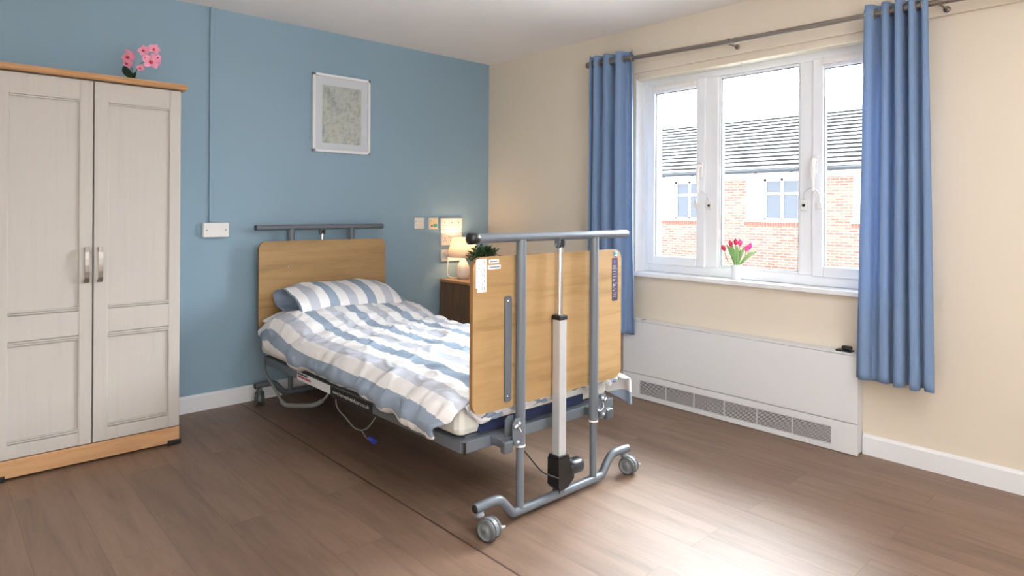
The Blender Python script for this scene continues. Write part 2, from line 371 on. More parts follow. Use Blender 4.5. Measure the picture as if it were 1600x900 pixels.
for a, c in wins: b.box((BX, prev, zw0), (BX+.3, a, zw1), M_brick); prev = c
b.box((BX, prev, zw0), (BX+.3, BY1, zw1), M_brick)
b.box((BX+8.4, BY0, zb0), (BX+8.7, BY1, zb1), M_brick); b.box((BX, BY0, zb0), (BX+8.7, BY0+.3, zb1), M_brick); b.box((BX, BY1-.3, zb0), (BX+8.7, BY1, zb1), M_brick)
b.build('wall', bld)
for a, c in wins:
    b = MB(); n = int((c-a+.1)/.075)
    b.box((BX-.012, a-.05, .80), (BX+.05, a-.05+n*.075, .92), M_mortar)
    for k in range(n): b.box((BX-.02, a-.047+k*.075, .803), (BX+.04, a-.05+k*.075+.065, .917), mat('soldier_brick', (122, 78, 68), .9))
    b.build('brick_sill', bld)
for a, c in wins:
    f = MB(); ring(f, BX+.02, BX+.09, a, c, zw0, zw1, .06, M_upvc, 0)
    f.box((BX-.05, a-.04, zw0-.045), (BX+.05, c+.04, zw0+.02), M_upvc)
    y1 = c-.56; y2 = a+.5
    f.box((BX+.02, y1-.05, zw0), (BX+.09, y1+.03, zw1), M_upvc); f.box((BX+.02, y2-.03, zw0), (BX+.09, y2+.04, zw1), M_upvc)
    for ya, yb in ((a+.06, y2-.03), (y2+.04, y1-.05)): f.box((BX+.03, ya, zw1-.44), (BX+.08, yb, zw1-.38), M_upvc)
    wf = f.build('window', bld)
    for k, (ya, yb) in enumerate(((a+.06, y2-.03), (y2+.04, y1-.05), (y1+.03, c-.06))):
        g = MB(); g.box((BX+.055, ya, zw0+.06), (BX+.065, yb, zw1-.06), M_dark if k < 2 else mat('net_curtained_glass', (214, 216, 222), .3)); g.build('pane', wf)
b = MB(); b.box((BX-.32, BY0, 2.13), (BX-.28, BY1, 2.32), M_upvc); b.box((BX-.30, BY0, 2.13), (BX, BY1, 2.16), M_upvc); b.build('fascia', bld)
b = MB()
b.tube([(BX-.37, BY0, 2.33), (BX-.37, BY1, 2.33)], .055, M_gut, 12)
for k in range(26): b.box((BX-.42, BY0+.5+k, 2.26), (BX-.31, BY0+.56+k, 2.36), M_gut)
b.build('gutter', bld)
b = MB(); nC = 15; x0, z0, x1, z1 = BX-.36, 2.34, BX+4.3, 4.50
for k in range(nC):
    t0, t1 = k/nC, (k+1)/nC; xa, xb = lerp(x0, x1, t0), lerp(x0, x1, t1); za, zb = lerp(z0, z1, t0), lerp(z0, z1, t1)
    b.add([(xa-.04, BY0, za+.055), (xa-.04, BY1, za+.055), (xb, BY1, zb+.012), (xb, BY0, zb+.012)], [(0,1,2,3)], M_tile)
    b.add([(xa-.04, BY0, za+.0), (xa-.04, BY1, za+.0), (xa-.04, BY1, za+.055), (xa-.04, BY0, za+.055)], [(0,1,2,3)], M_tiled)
b.add([(x1, BY0, z1), (x1, BY1, z1), (BX+9.0, BY1, z0), (BX+9.0, BY0, z0)], [(0,1,2,3)], M_tile)
b.add([(x0, BY0, z0), (x1, BY0, z1), (BX+9.0, BY0, z0)], [(0,1,2)], M_brick); b.add([(x0, BY1, z0), (x1, BY1, z1), (BX+9.0, BY1, z0)], [(0,1,2)], M_brick)
b.build('roof', bld, recalc=False)
b = MB(); b.tube([(x1, BY0, z1+.02), (x1, BY1, z1+.02)], .09, M_tile, 10); b.build('ridge', bld)

# ================================================================== BED
BEDL = (-1.52, -1.17, 0)
bed = thing('hospital_bed', 'grey metal profiling care bed with oak effect headboard and footboard on castors', 'bed', BEDL)
def cyl(b, p, q, r, m, n=20): b.tube([p, q], r, m, n)
def end_unit(yc, ypan, xc, side, px0, px1, rx0, rx1, pz0, pz1, rz, postx, kind):
    """side = +1: head end (panel on the -y side of the frame); -1: foot end"""
    # panel
    p = MB(); t = .018; poly = rrect(px0, pz0, px1, pz1, .045)
    n = len(poly); y0, y1 = ypan-t/2, ypan+t/2
    p.add([(u, y0, v) for u, v in poly], [tuple(range(n))], M_oak); p.add([(u, y1, v) for u, v in poly], [tuple(range(n-1, -1, -1))], M_oak)
    p.add([(u, y0, v) for u, v in poly]+[(u, y1, v) for u, v in poly], [(i, (i+1) % n, (i+1) % n+n, i+n) for i in range(n)], M_oakedge)
    pan = p.build(kind+'board_panel', bed)
    r = MB(); cyl(r, (rx0, yc, rz), (rx1, yc, rz), .0175, M_grey, 24)
    rail = r.build(kind+'board_top_rail', bed)
    e = MB(); e.tube([(rx0-.012, yc, rz), (rx0-.010, yc, rz), (rx0+.028, yc, rz), (rx0+.03, yc, rz)], [.012, .0205, .0205, .018], M_black, 20) if kind == 'foot' else e.tube([(rx0-.004, yc, rz), (rx0+.003, yc, rz)], [.016, .018], M_black, 20); e.build('end_cap', rail)
    e = MB(); e.tube([(rx1-.003, yc, rz), (rx1+.004, yc, rz)], [.018, .016], M_grey, 20); e.build('end_cap', rail)
    for x in postx:
        q = MB(); cyl(q, (x, yc, .29), (x, yc, rz-.01), .0195, M_grey, 24); po = q.build('post', bed)
        q = MB(); cyl(q, (x, yc, .035), (x, yc, .29), .0155, M_grey, 24); q.build('inner_leg', po)
        q = MB(); q.tube([(x, yc, .282), (x, yc, .289)], .0205, M_plastic, 24); q.build('white_collar', po)
    # base tube
    a = postx[0]; c = postx[1]
    pts = catmull([(xc-.452, yc, .106), (xc-.38, yc, .110), (xc-.335, yc, .104), (xc-.300, yc, .072), (xc-.272, yc, .041), (xc-.235, yc, .033), (xc, yc, .033), (xc+.235, yc, .033), (xc+.272, yc, .041), (xc+.300, yc, .072), (xc+.335, yc, .104), (xc+.38, yc, .110), (xc+.452, yc, .106)], 6)
    q = MB(); q.tube(pts, .018, M_grey, 20); bt = q.build('base_tube', bed)
    q = MB(); q.tube([(xc-.456, yc, .106), (xc-.4515, yc, .106)], [.013, .0165], M_black, 20); q.build('tube_plug', bt)
    q = MB(); q.tube([(xc+.4515, yc, .106), (xc+.456, yc, .106)], [.0165, .013], M_black, 20); q.build('tube_plug', bt)
    return pan
def castor(x, y, ax, brake=True, trail=.022):
    """swivel castor, stem at x,y; ax = angle of wheel axle"""
    A = Vector((math.cos(ax), math.sin(ax), 0)); Fw = Vector((-A.y, A.x, 0)); r = .040
    c = Vector((x, y, r)) - Fw*trail
    b = MB(); b.lathe([(0, .092), (.015, .092), (.015, .083), (.017, .083), (.017, .072), (0, .072)], (x, y, 0), M_castor, 20)
    # hood: half shell between the wheels
    vs = []; n = 14; hw = .0085
    for k in range(n+1):
        a = math.radians(-20)+math.radians(220)*k/n
        for sgn in (-1, 1):
            for rr in (.028, .041):
                vs.append(c + Fw*(math.cos(a)*rr) + Vector((0,0,math.sin(a)*rr)) + A*hw*sgn)
    fs = []
    for k in range(n):
        i = k*4; j = i+4
        fs += [(i, i+1, j+1, j), (i+2, j+2, j+3, i+3), (i+1, i+3, j+3, j+1), (i, j, j+2, i+2)]
    fs += [(0, 2, 3, 1), (n*4, n*4+1, n*4+3, n*4+2)]
    b.add(vs, fs, M_castor); b.tube([c-A*.03, c+A*.03], .006, M_castor, 10)
    cs = b.build('castor', bed)
    for s_ in (-1, 1):
        w = MB(); o = c + A*(.010*s_)
        pr = [(.006, 0), (.024, 0), (.025, .003), (.033, .004)] 
        w.lathe([(0, 0), (r-.006, 0), (r-.001, .003), (r, .008), (r-.001, .014), (r-.006, .017), (r-.008, .017)], o, M_rubber, 32, A*s_)
        w.lathe([(r-.008, .017), (r-.010, .0165), (r-.013, .0145), (.016, .0150), (.014, .0185), (.008, .020), (0, .020)], o, M_castor, 32, A*s_)
        w.build('wheel', cs)
    if brake:
        w = MB(); d = Fw
        w.tube([c+A*.026-Fw*.012+Vector((0,0,.0)), c+A*.044-Fw*.022+Vector((0,0,-.006)), c+A*.062-Fw*.026+Vector((0,0,-.008))], [.009, .007, .004], M_alu, 8); w.build('brake_pedal', cs)
    return cs
FY, HY = -2.24, -.085
fpan = end_unit(FY, -2.200, -1.515, -1, -1.957, -1.076, -1.992, -1.083, .432, 1.020, 1.092, (-1.742, -1.305), 'foot')
hpan = end_unit(HY, -.122, -1.495, 1, -1.944, -1.060, -1.948, -1.058, .448, .996, 1.080, (-1.722, -1.298), 'head')
castor(-1.945, FY, math.radians(12), True, .045); castor(-1.085, FY, math.radians(10)); castor(-1.925, HY-.015, math.radians(-20), False); castor(-1.065, HY-.015, math.radians(30), False)
# slotted strips that fix the panels to the posts
for (x, y0) in ((-1.785, -2.213), (-1.262, -2.213)):
    b = MB(); poly = rrect(x-.017, .455, x+.017, .865, .012); nn = len(poly)
    b.prism(poly, lambda u, v, k: (u, y0+(-.004 if k else .002), v), M_grey); st = b.build('panel_strip', bed)
    for z in (.845, .478):
        b = MB(); b.lathe([(0, 0), (.006, 0), (.005, .003), (0, .004)], (x-.004, y0-.004, z), M_chrome, 12, (0, -1, 0)); b.build('screw', st)
for x, z in ((-1.758, .832), (-1.26, .844)):
    b = MB(); b.lathe([(0, 0), (.006, 0), (.005, .002), (0, .003)], (x, -.131, z), M_chrome, 12, (0, -1, 0)); b.lathe([(0, 0), (.003, 0), (.003, .002), (0, .003)], (x+.016, -.131, z), M_chrome, 10, (0, -1, 0)); b.build('screw', hpan)
# lifting columns
def actuator(x, y, rz):
    b = MB(); b.box((x-.021, y-.021, .185), (x+.021, y+.021, .752), M_alu, .004); ac = b.build('lifting_column', bed)
    b = MB(); cyl(b, (x, y, .75), (x, y, rz-.045), .0115, M_chrome, 24); b.build('chrome_rod', ac)
    b = MB(); b.box((x-.024, y-.024, .748), (x+.024, y+.024, .768), M_black, .004); b.build('black_collar', ac)
    b = MB()
    for s_ in (-1, 1): b.prism([(y-.014, rz-.012), (y+.014, rz-.012), (y+.014, rz-.035), (y+.006, rz-.05), (y-.006, rz-.05), (y-.014, rz-.035)], lambda u, v, k, s_=s_: (x+s_*(.013 if k else .018), u, v), M_grey)
    b.tube([(x-.024, y, rz-.036), (x+.024, y, rz-.036)], .006, M_chrome, 10); b.box((x-.011, y-.010, rz-.05), (x+.011, y+.010, rz-.022), M_black, .002); b.build('clevis', ac)
    b = MB(); poly = [(-.036, .185), (.030, .185), (.030, .168), (.056, .150), (.056, .092), (.02, .064), (-.020, .058), (-.036, .075)]
    b.prism(poly, lambda u, v, k: (x+u, y+(-.034 if k else .030), v), M_black)
    b.box((x-.033, y-.030, .183), (x+.030, y+.030, .196), M_black, .003)
    b.box((x+.034, y-.03, .1635), (x+.052, y-.012, .1665), M_grey)
    mo = b.build('motor_housing', ac)
    b = MB(); b.lathe([(0, 0), (.030, 0), (.032, .006), (.032, .070), (.027, .080), (0, .080)], (x+.040, y-.008, .128), mat('black_motor_can', (44, 45, 50), .3), 28, (1, 0, 0)); b.build('motor_can', mo)
    b = MB()
    for s_ in (-1, 1): b.box((x-.014, y+s_*.020-.002, .040), (x+.014, y+s_*.020+.002, .066), M_grey)
    b.tube([(x, y-.026, .056), (x, y+.026, .056)], .005, M_chrome, 10); b.build('foot_clevis', ac)
actuator(-1.522, FY, 1.092); actuator(-1.512, HY, 1.080)
# mattress platform
RX = -1.955
b = MB(); b.box((RX-.004, -2.14, .277), (RX+.036, -.26, .322), M_grey, .003); sr = b.build('side_rail', bed)
b = MB(); b.box((-1.11, -2.14, .277), (-1.07, -.26, .322), M_grey, .003); b.build('side_rail', bed)
b = MB(); b.box((RX+.0, -2.162, .279), (-1.07, -2.122, .322), M_grey, .003); eb = b.build('end_beam', bed)
b = MB(); b.box((RX-.0045, -2.164, .2785), (RX+.006, -2.160, .3225), M_black); b.build('end_plug', eb)
b = MB(); b.box((RX, -.29, .279), (-1.07, -.25, .322), M_greyd, .003); b.build('end_beam', bed)
b = MB(); b.box((RX+.036, -2.12, .318), (-1.11, -.29, .330), M_greyd); 
for k in range(5): b.box((RX+.036, -.5-k*.36, .285), (-1.11, -.47-k*.36, .318), M_greyd)
b.build('platform', bed)
# clamp brackets linking platform and posts
for x, sg in ((-1.742, -1), (-1.305, 1)):
    for yy, dy in ((FY, 1), (HY, -1)):
        b = MB()
        poly = [(x+sg*.020, .300), (x+sg*.034, .292), (x+sg*.052, .305), (x+sg*.060, .33), (x+sg*.060, .385), (x+sg*.048, .402), (x+sg*.020, .402)]
        for dd in (-.024, .019): b.prism(poly, lambda u, v, k, dd=dd: (u, yy+dd+(.005 if k else 0), v), M_grey)
        ye = -2.162 if dy > 0 else -.25
        b.box((x+sg*.030, min(yy, ye), .288), (x+sg*.085, max(yy, ye), .322), M_grey, .004)
        b.box((x+sg*.060, yy-.028 if dy > 0 else yy, .280), (x+sg*.105, yy if dy > 0 else yy+.028, .325), M_greyd, .006)
        b.tube([(x-.019, yy, .31), (x-.019, yy, .312)], .001, M_grey, 6)
        br = b.build('clamp_bracket', bed)
        if dy > 0:
            for bx_, bz_, r_, m_ in ((.048, .372, .010, M_chrome), (.030, .382, .007, M_alu), (.036, .312, .006, M_alu)):
                b = MB(); b.lathe([(0, 0), (r_, 0), (r_*.9, r_*.8), (0, r_)], (x+sg*bx_, yy-.024, bz_), m_, 14, (0, -1, 0)); b.build('bolt', br)
            b = MB(); b.tube(catmull([(x+sg*.030, yy-.028, .365), (x+sg*.024, yy-.036, .345), (x+sg*.004, yy-.03, .33)], 5), .0025, M_chrome, 8); b.build('spring_pin', br)
# side rail signs and stickers
b = MB(); b.box((RX-.0065, -1.500, .2685), (RX-.004, -1.100, .320), M_blackink); sg_ = b.build('website_sign', sr)
text('sign_lettering', 'www.harvesthealthcare.co.uk', .026, mat('white_ink', (235, 235, 235), .6), sr, (RX-.0072, -1.30, .298), (0, -1, 0), (0, 0, 1), width=.35)
b = MB(); b.box((RX-.0055, -1.098, .278), (RX-.004, -.715, .320), M_paper); b.build('white_sticker', sr)
M_red = mat('red_ink', (190, 60, 80), .6)
b = MB(); random.seed(5); yy = -.725
while yy > -.88:
    L_ = random.uniform(.004, .012); b.box((RX-.0062, yy-L_, .292), (RX-.0054, yy, .303), M_red); yy -= L_+.003
b.build('red_print', sr)
b = MB(); yy = -.72
while yy > -.84:
    L_ = random.uniform(.004, .010); b.box((RX-.0062, yy-L_, .307), (RX-.0054, yy, .316), M_blackink); yy -= L_+.003
b.build('dark_print', sr)
# footboard stickers
b = MB(); b.box((-1.944, -2.2105, .905), (-1.900, -2.209, 1.012), M_paper); b.box((-1.938, -2.2115, .889), (-1.894, -2.2105, 1.014), M_paper); lb = b.build('paper_label', fpan)
b = MB()
random.seed(3)
for i in range(4):
    xx = -1.931+i*.0085; z = 1.008
    while z > .90:
        L_ = random.uniform(.006, .02); b.box((xx, -2.2122, z-L_), (xx+.002, -2.2114, z), M_ink); z -= L_+random.choice((.002, .004, .016))
b.build('label_print', fpan)
for x0_, x1_, z0_, z1_, tx in ((-1.881, -1.831, .9945, 1.0095, 'SAFETY FIRST'), (-1.886, -1.822, .972, .988, 'THIS WAY UP CARE')):
    b = MB(); b.box((x0_, -2.2105, z0_), (x1_, -2.209, z1_), M_paper); b.build('small_label', fpan)
    b = MB(); xx = x0_+.007
    while xx < x1_-.01: L_ = random.uniform(.002, .005); b.box((xx, -2.2112, (z0_+z1_)/2-.0022), (xx+L_, -2.2104, (z0_+z1_)/2+.0022), M_ink); xx += L_+.0012
    b.build('label_print', fpan)
b = MB(); b.lathe([(0, .001), (.014, .001), (.014, 0)], (-1.118, -2.209, 1.000), mat('blue_sticker', (40, 140, 200), .4), 24, (0, -1, 0)); b.box((-1.127, -2.2112, .990), (-1.109, -2.2102, .996), M_paper); b.build('round_blue_sticker', fpan)
b = MB(); poly = rrect(-1.143, .786, -1.103, .982, .005); b.prism(poly, lambda u, v, k: (u, -2.209-(.0012 if k else 0), v), mat('purple_black_label', (58, 46, 72), .4)); b.build('dark_label', fpan)
b = MB(); z = .945
while z > .80:
    L_ = random.uniform(.012, .030); b.box((-1.139, -2.211, z), (-1.139+L_, -2.2104, z+.0022), mat('pale_print', (176, 176, 186), .6)); z -= random.choice((.006, .008, .012))
b.build('label_print', fpan)
b = MB()
for x0_, z0_, x1_, z1_ in ((-1.131, .954, -1.128, .972), (-1.119, .954, -1.116, .972), (-1.131, .961, -1.116, .964)): b.box((x0_, -2.211, z0_), (x1_, -2.2104, z1_), mat('purple_print', (140, 92, 170), .6))
b.build('label_emblem', fpan)
# cables
b = MB(); b.tube(catmull([(-1.735, -2.235, .275), (-1.70, -2.24, .235), (-1.64, -2.262, .16), (-1.56, -2.275, .115)], 8), .003, M_black, 8); b.build('motor_cable', bed)
M_gcab = mat('grey_cable', (120, 120, 118), .5)
P = catmull([(-1.965, -.27, .300), (-1.99, -.36, .25), (-1.99, -.50, .18), (-1.985, -.60, .125), (-1.975, -.70, .135), (-1.965, -.80, .155), (-1.96, -.92, .185), (-1.955, -1.02, .235), (-1.945, -1.06, .28)], 22)
b = MB(); b.tube(P[:62], .008, M_gcab, 8)
hel = []; base = P[60:150]
for i in range(len(base)*6-6):
    f = i/6; k = int(f); t = f-k; p = base[k].lerp(base[k+1], t) if k+1 < len(base) else base[-1]
    d = (base[min(k+1, len(base)-1)]-base[max(k-1, 0)]).normalized(); sx = Vector((1, 0, 0)); u = d.cross(sx).normalized(); a = i*2*PI/8*.9
    hel.append(p + (sx*math.cos(a)+u*math.sin(a))*.0095)
b.tube(hel, .0030, M_gcab, 6); b.tube(P[148:], .006, M_gcab, 8); b.build('coiled_handset_cable', bed)
b = MB(); b.tube(catmull([(-1.94, -1.12, .285), (-1.965, -1.18, .235), (-1.967, -1.27, .205), (-1.965, -1.36, .175), (-1.965, -1.46, .20), (-1.94, -1.50, .26)], 8), .0035, M_gcab, 8)
b.tube(catmull([(-1.965, -1.42, .18), (-1.96, -1.45, .155), (-1.955, -1.48, .15)], 5), .0025, M_gcab, 6); b.build('underbed_cable', bed)
b = MB(); b.tube([(-1.955, -1.475, .158), (-1.955, -1.515, .152)], .011, mat('blue_plug', (40, 60, 170), .4), 12); b.build('blue_plug', bed)

# ------------------------------------------------------------------ mattress
b = MB(); b.box((-1.962, -2.135, .330), (-1.075, -.20, .470), M_mattress, .03)
mt = b.build('mattress'); tag(mt, 'white covered foam mattress under the striped duvet on the bed', 'mattress')
b = MB(); b.box((-1.865, -2.139, .3305), (-1.255, -2.10, .372), M_navy, .006); b.build('navy_base_panel', mt)

# ------------------------------------------------------------------ duvet + pillows
def stripe_mat(name, period, offs, axis=0):
    m = bpy.data.materials.new(name); m.use_nodes = True; nt = m.node_tree; b = nt.nodes['Principled BSDF']; L = nt.links.new
    uv = nt.nodes.new('ShaderNodeUVMap'); uv.uv_map = 'UVMap'; sp = nt.nodes.new('ShaderNodeSeparateXYZ'); L(uv.outputs[0], sp.inputs[0])
    a = nt.nodes.new('ShaderNodeMath'); a.operation = 'ADD'; a.inputs[1].default_value = offs; L(sp.outputs[axis], a.inputs[0])
    d = nt.nodes.new('ShaderNodeMath'); d.operation = 'DIVIDE'; d.inputs[1].default_value = period; L(a.outputs[0], d.inputs[0])
    fr = nt.nodes.new('ShaderNodeMath'); fr.operation = 'FRACT'; L(d.outputs[0], fr.inputs[0])
    WH, BL, GR = (232, 229, 229), (146, 160, 178), (188, 190, 200)
    r = ramp(nt, fr.outputs[0], [(0, BL), (.25, WH), (.5, GR), (.74, WH)], 'CONSTANT')
    # fine woven check inside the coloured stripes
    w = nt.nodes.new('ShaderNodeTexChecker'); w.inputs['Scale'].default_value = 260; L(uv.outputs[0], w.inputs[0]); w.inputs[1].default_value = (1,1,1,1); w.inputs[2].default_value = (.93,.94,.95,1)
    mx = nt.nodes.new('ShaderNodeMix'); mx.data_type = 'RGBA'; mx.blend_type = 'MULTIPLY'; mx.inputs[0].default_value = .6; L(r.outputs[0], mx.inputs[6]); L(w.outputs[0], mx.inputs[7])
    L(mx.outputs[2], b.inputs['Base Color']); b.inputs['Roughness'].default_value = .85; b.inputs['Specular IOR Level'].default_value = .2
    tc = nt.nodes.new('ShaderNodeTexCoord'); n = nt.nodes.new('ShaderNodeTexNoise'); n.inputs['Scale'].default_value = 14; n.inputs['Detail'].default_value = 4; n.inputs['Distortion'].default_value = .6
    L(tc.outputs['Object'], n.inputs[0]); bp = nt.nodes.new('ShaderNodeBump'); bp.inputs['Strength'].default_value = .35; bp.inputs['Distance'].default_value = .012; L(n.outputs[0], bp.inputs['Height']); L(bp.outputs[0], b.inputs['Normal'])
    return m
M_duvet = stripe_mat('striped_duvet_cotton', .25, 0.0)
M_pillow = stripe_mat('striped_pillow_cotton', .245, 0.0)
def sheet(name, fn, nu, nv, uvfn, m, thick=0, parent=None):
    """fn(i,j)->Vector grid with uv; returns object"""
    me = bpy.data.meshes.new(name); V = [fn(i, j) for j in range(nv) for i in range(nu)]
    Fc = [(j*nu+i, j*nu+i+1, (j+1)*nu+i+1, (j+1)*nu+i) for j in range(nv-1) for i in range(nu-1)]
    me.from_pydata([tuple(v) for v in V], [], Fc); uvl = me.uv_layers.new(name='UVMap')
    for p in me.polygons:
        p.use_smooth = True
        for li in p.loop_indices:
            k = me.loops[li].vertex_index; uvl.data[li].uv = uvfn(k % nu, k//nu)
    me.materials.append(m); me.update()
    o = bpy.data.objects.new(name, me); COL.objects.link(o)
    if thick:
        md = o.modifiers.new('thickness', 'SOLIDIFY'); md.thickness = thick; md.offset = -1
    if parent: o.parent = parent
    return o
# rows run head -> foot
NV = 190; NU = 210
ys = [lerp(-.33, -2.160, j/(NV-1)) for j in range(NV)]
def duvet_section(y):
    T = interp([-2.2, -2.12, -2.0, -1.6, -1.1, -.85, -.66, -.55, -.42, -.33], [.455, .478, .505, .520, .522, .535, .585, .600, .585, .535], y)
    hz = interp([-2.2, -2.12, -1.99, -1.83, -1.52, -1.28, -.86, -.53, -.38, -.33], [.345, .335, .330, .352, .374, .386, .378, .402, .43, .45], y)
    f = smooth(-1.95, -2.14, y)                     # foot corner factor
    hd = smooth(-.50, -.33, y)
    lx = -2.035 + .035*hd + .0*f
    rx = -1.03 + .10*f
    rz = lerp(.36, .262, f)
    P = [(lx+.035-.028*f, hz), (lx-.005, hz+.028), (lx, lerp(hz, T, .45)), (lx+.035, lerp(hz, T, .78)), (lx+.10, T-.012), (-1.80, T+.004), (-1.52, T+.008), (-1.24, T), (-1.13, T-.010),
         (lerp(-1.065, -1.02, f), lerp(T-.05, T-.06, f)), (lerp(-1.035, -.945, f), lerp(.44, .39, f)), (rx, lerp(.40, .33, f)), (rx+.005, rz)]
    pts = catmull([(x, y, z) for x, z in P], 14)
    # arc-length resample
    d = [0]
    for a, c in zip(pts, pts[1:]): d.append(d[-1]+(c-a).length)
    out = []; k = 0
    for i in range(NU):
        s_ = d[-1]*i/(NU-1)
        while k < len(d)-2 and d[k+1] < s_: k += 1
        t = (s_-d[k])/max(1e-9, d[k+1]-d[k]); out.append((pts[k].lerp(pts[k+1], t), s_))
    # measure stripes from the bed centre line
    mid = min(range(NU), key=lambda i: abs(out[i][0].x+1.50)); s0 = out[mid][1]
    return [(p, s_-s0) for p, s_ in out]
SEC = [duvet_section(y) for y in ys]
def dnoise(x, y, z):
    n = noise.noise
    w = .009*n(Vector((x*3.1, y*3.1, z*3)))
    # broad soft quilting folds running across the bed, and diagonal side folds
    w += .007*n(Vector((x*5+y*4, y*9-x*3, 3.1)))
    w += .0045*n(Vector((x*14, y*16, 7+z*10)))
    return w
def ridge(v): return (1-abs(v))**2
def duvet_pt(i, j):
    p, s_ = SEC[j][i]; y = ys[j]
    a = SEC[j][max(i-1, 0)][0]; c = SEC[j][min(i+1, NU-1)][0]; t = (c-a).normalized(); nrm = Vector((-t.z, 0, t.x))
    if nrm.length < .1: nrm = Vector((0, 0, 1))
    side = smooth(-1.88, -2.0, p.x)
    f = smooth(-1.9, -2.15, y)
    w = dnoise(p.x, p.y, p.z)
    w += side*(.006*math.sin(y*17+p.z*26+3*noise.noise(Vector((y*3, p.z*4, 0)))) + .007*noise.noise(Vector((y*14+p.z*10, p.z*5, 2))))*smooth(-.3, -.5, y)
    # sharp creases on the far half of the top
    q = noise.noise(Vector((p.x*4.2+y*2.2, y*5.5-p.x*1.5, 1.7)))
    w += .016*ridge(min(1, abs(q)*3.2))*smooth(-1.75, -1.3, p.x)*smooth(-.55, -.9, y)*(1-side)
    q2 = noise.noise(Vector((p.x*3+y*3.2, y*4.1, 9.7)))
    w += .008*ridge(min(1, abs(q2)*4))*(1-side)
    w += f*.012*noise.noise(Vector((p.x*16, y*20, p.z*8)))
    q3 = noise.noise(Vector((p.x*7-y*4, y*8+p.x*3, p.z*9+4)))
    w += .006*ridge(min(1, abs(q3)*4.5))
    # stay clear of what lies beneath
    if -1.97 < p.x < -1.07 and w < -.006: w = -.006
    out = p + nrm*w
    low = smooth(.425, .365, p.z)*smooth(-1.9, -2.0, p.x)
    if y < -1.85: out.y = lerp(out.y, -1.85+(out.y+1.85)*.74, low)
    if y > -.36: out.z -= .0
    if out.y < -2.180: out.y = -2.180
    return out
duv = sheet('duvet', duvet_pt, NU, NV, lambda i, j: (SEC[j][i][1]+9.86, -ys[j]), M_duvet, .010)
tag(duv, 'blue, grey and white striped duvet spread over the bed and hanging over its side', 'duvet')
# bunched foot end of the duvet, tucked down between mattress and footboard
NF = 26
IN = [i for i in range(NU) if -1.955 < SEC[-1][i][0].x < -1.0 and SEC[-1][i][0].z > .42]; i0, i1 = IN[0], IN[-1]
def foot_pt(i, j):
    k = i0+i; p, s_ = SEC[-1][k]; t = j/(NF-1); base = duvet_pt(k, NV-1)
    edge = smooth(0, 12, i)*smooth(0, 12, i1-i0-i)
    drop = lerp(.02, .080, edge)
    z = base.z - t*drop + .010*noise.noise(Vector((p.x*22, t*6, 4)))*t
    y = base.y - .010*math.sin(t*PI) + .012*noise.noise(Vector((p.x*30, t*5, 1)))*t*edge
    return Vector((base.x, max(-2.184, min(-2.142, y)), z))
ff = sheet('foot_end_fold', foot_pt, i1-i0+1, NF, lambda i, j: (SEC[-1][i0+i][1]+9.86 + .03*math.sin(j*.5), 2.2+j*.004), M_duvet, .006, duv)

def pillow(name, cx, cy, cz, lx, ly, lz, m, opening=False, tilt=0, droop=0, seed=0):
    nu, nv = 72, 60        # u along length, v around
    def pt(i, j):
        u = -1+2*i/(nu-1); a = 2*PI*j/(nv-1)
        e = (1-abs(u)**5)**.5 if not opening else ((1-abs(u)**5)**.5 if u > 0 else lerp(.80, 1, smooth(-1, -.6, u)))
        e2 = (1-abs(u)**9)**.35 if (u > 0 or not opening) else 1
        ca, sa = math.cos(a), math.sin(a)
        yy = ly*math.copysign(abs(ca)**.75, ca)*(e2*.08+.92)
        zz = lz*math.copysign(abs(sa)**1.15, sa)*max(e, .03)
        # pinch corners
        yy *= 1 - .06*(1-abs(u)**4)
        n = .012*noise.noise(Vector((u*3+seed, yy*9, zz*9)))+.006*noise.noise(Vector((u*9, yy*18, 3+seed)))
        z_ = zz + n*max(.2, e); 
        z_ -= droop*smooth(.55, 1, u)*.5
        y_ = yy + n
        if zz < 0: z_ = max(z_, -lz*.62)
        p = Vector((u*lx, y_, z_)); p = Matrix.Rotation(tilt, 3, 'X') @ p
        return p + Vector((cx, cy, cz))
    o = sheet(name, pt, nu, nv, lambda i, j: (lx*(-1+2*i/(nu-1))+10, j*.012), m)
    if not opening:
        return o, pt
    # turned-in mouth of the pillowcase
    def inn(i, j):
        t = i/11; p0 = pt(0, j); c = pt(0, 0).lerp(pt(0, (nv-1)//2), .5)
        q = p0.lerp(c, .06+.75*smooth(0, 1, t)); q.x += .10*math.sin(t*PI*.5) - .012*math.sin(t*PI*3)*(1-t)
        q.x -= .018*math.sin(min(1, t*5)*PI)
        if i == 0: q = p0
        return q
    k = sheet('pillowcase_mouth', inn, 12, nv, lambda i, j: (.004+i*.005, j*.01), m, 0, o)
    return o, pt
plw, _ = pillow('pillow', -1.502, -.335, .508, .435, .19, .075, M_wsheet, tilt=math.radians(3), seed=4)
tag(plw, 'plain white pillow lying under the striped pillow, one corner showing', 'pillow')
pls, _ = pillow('pillow', -1.488, -.375, .640, .380, .205, .092, M_pillow, True, math.radians(10), .10, seed=1)
tag(pls, 'striped blue, grey and white pillow on top at the head of the bed', 'pillow')

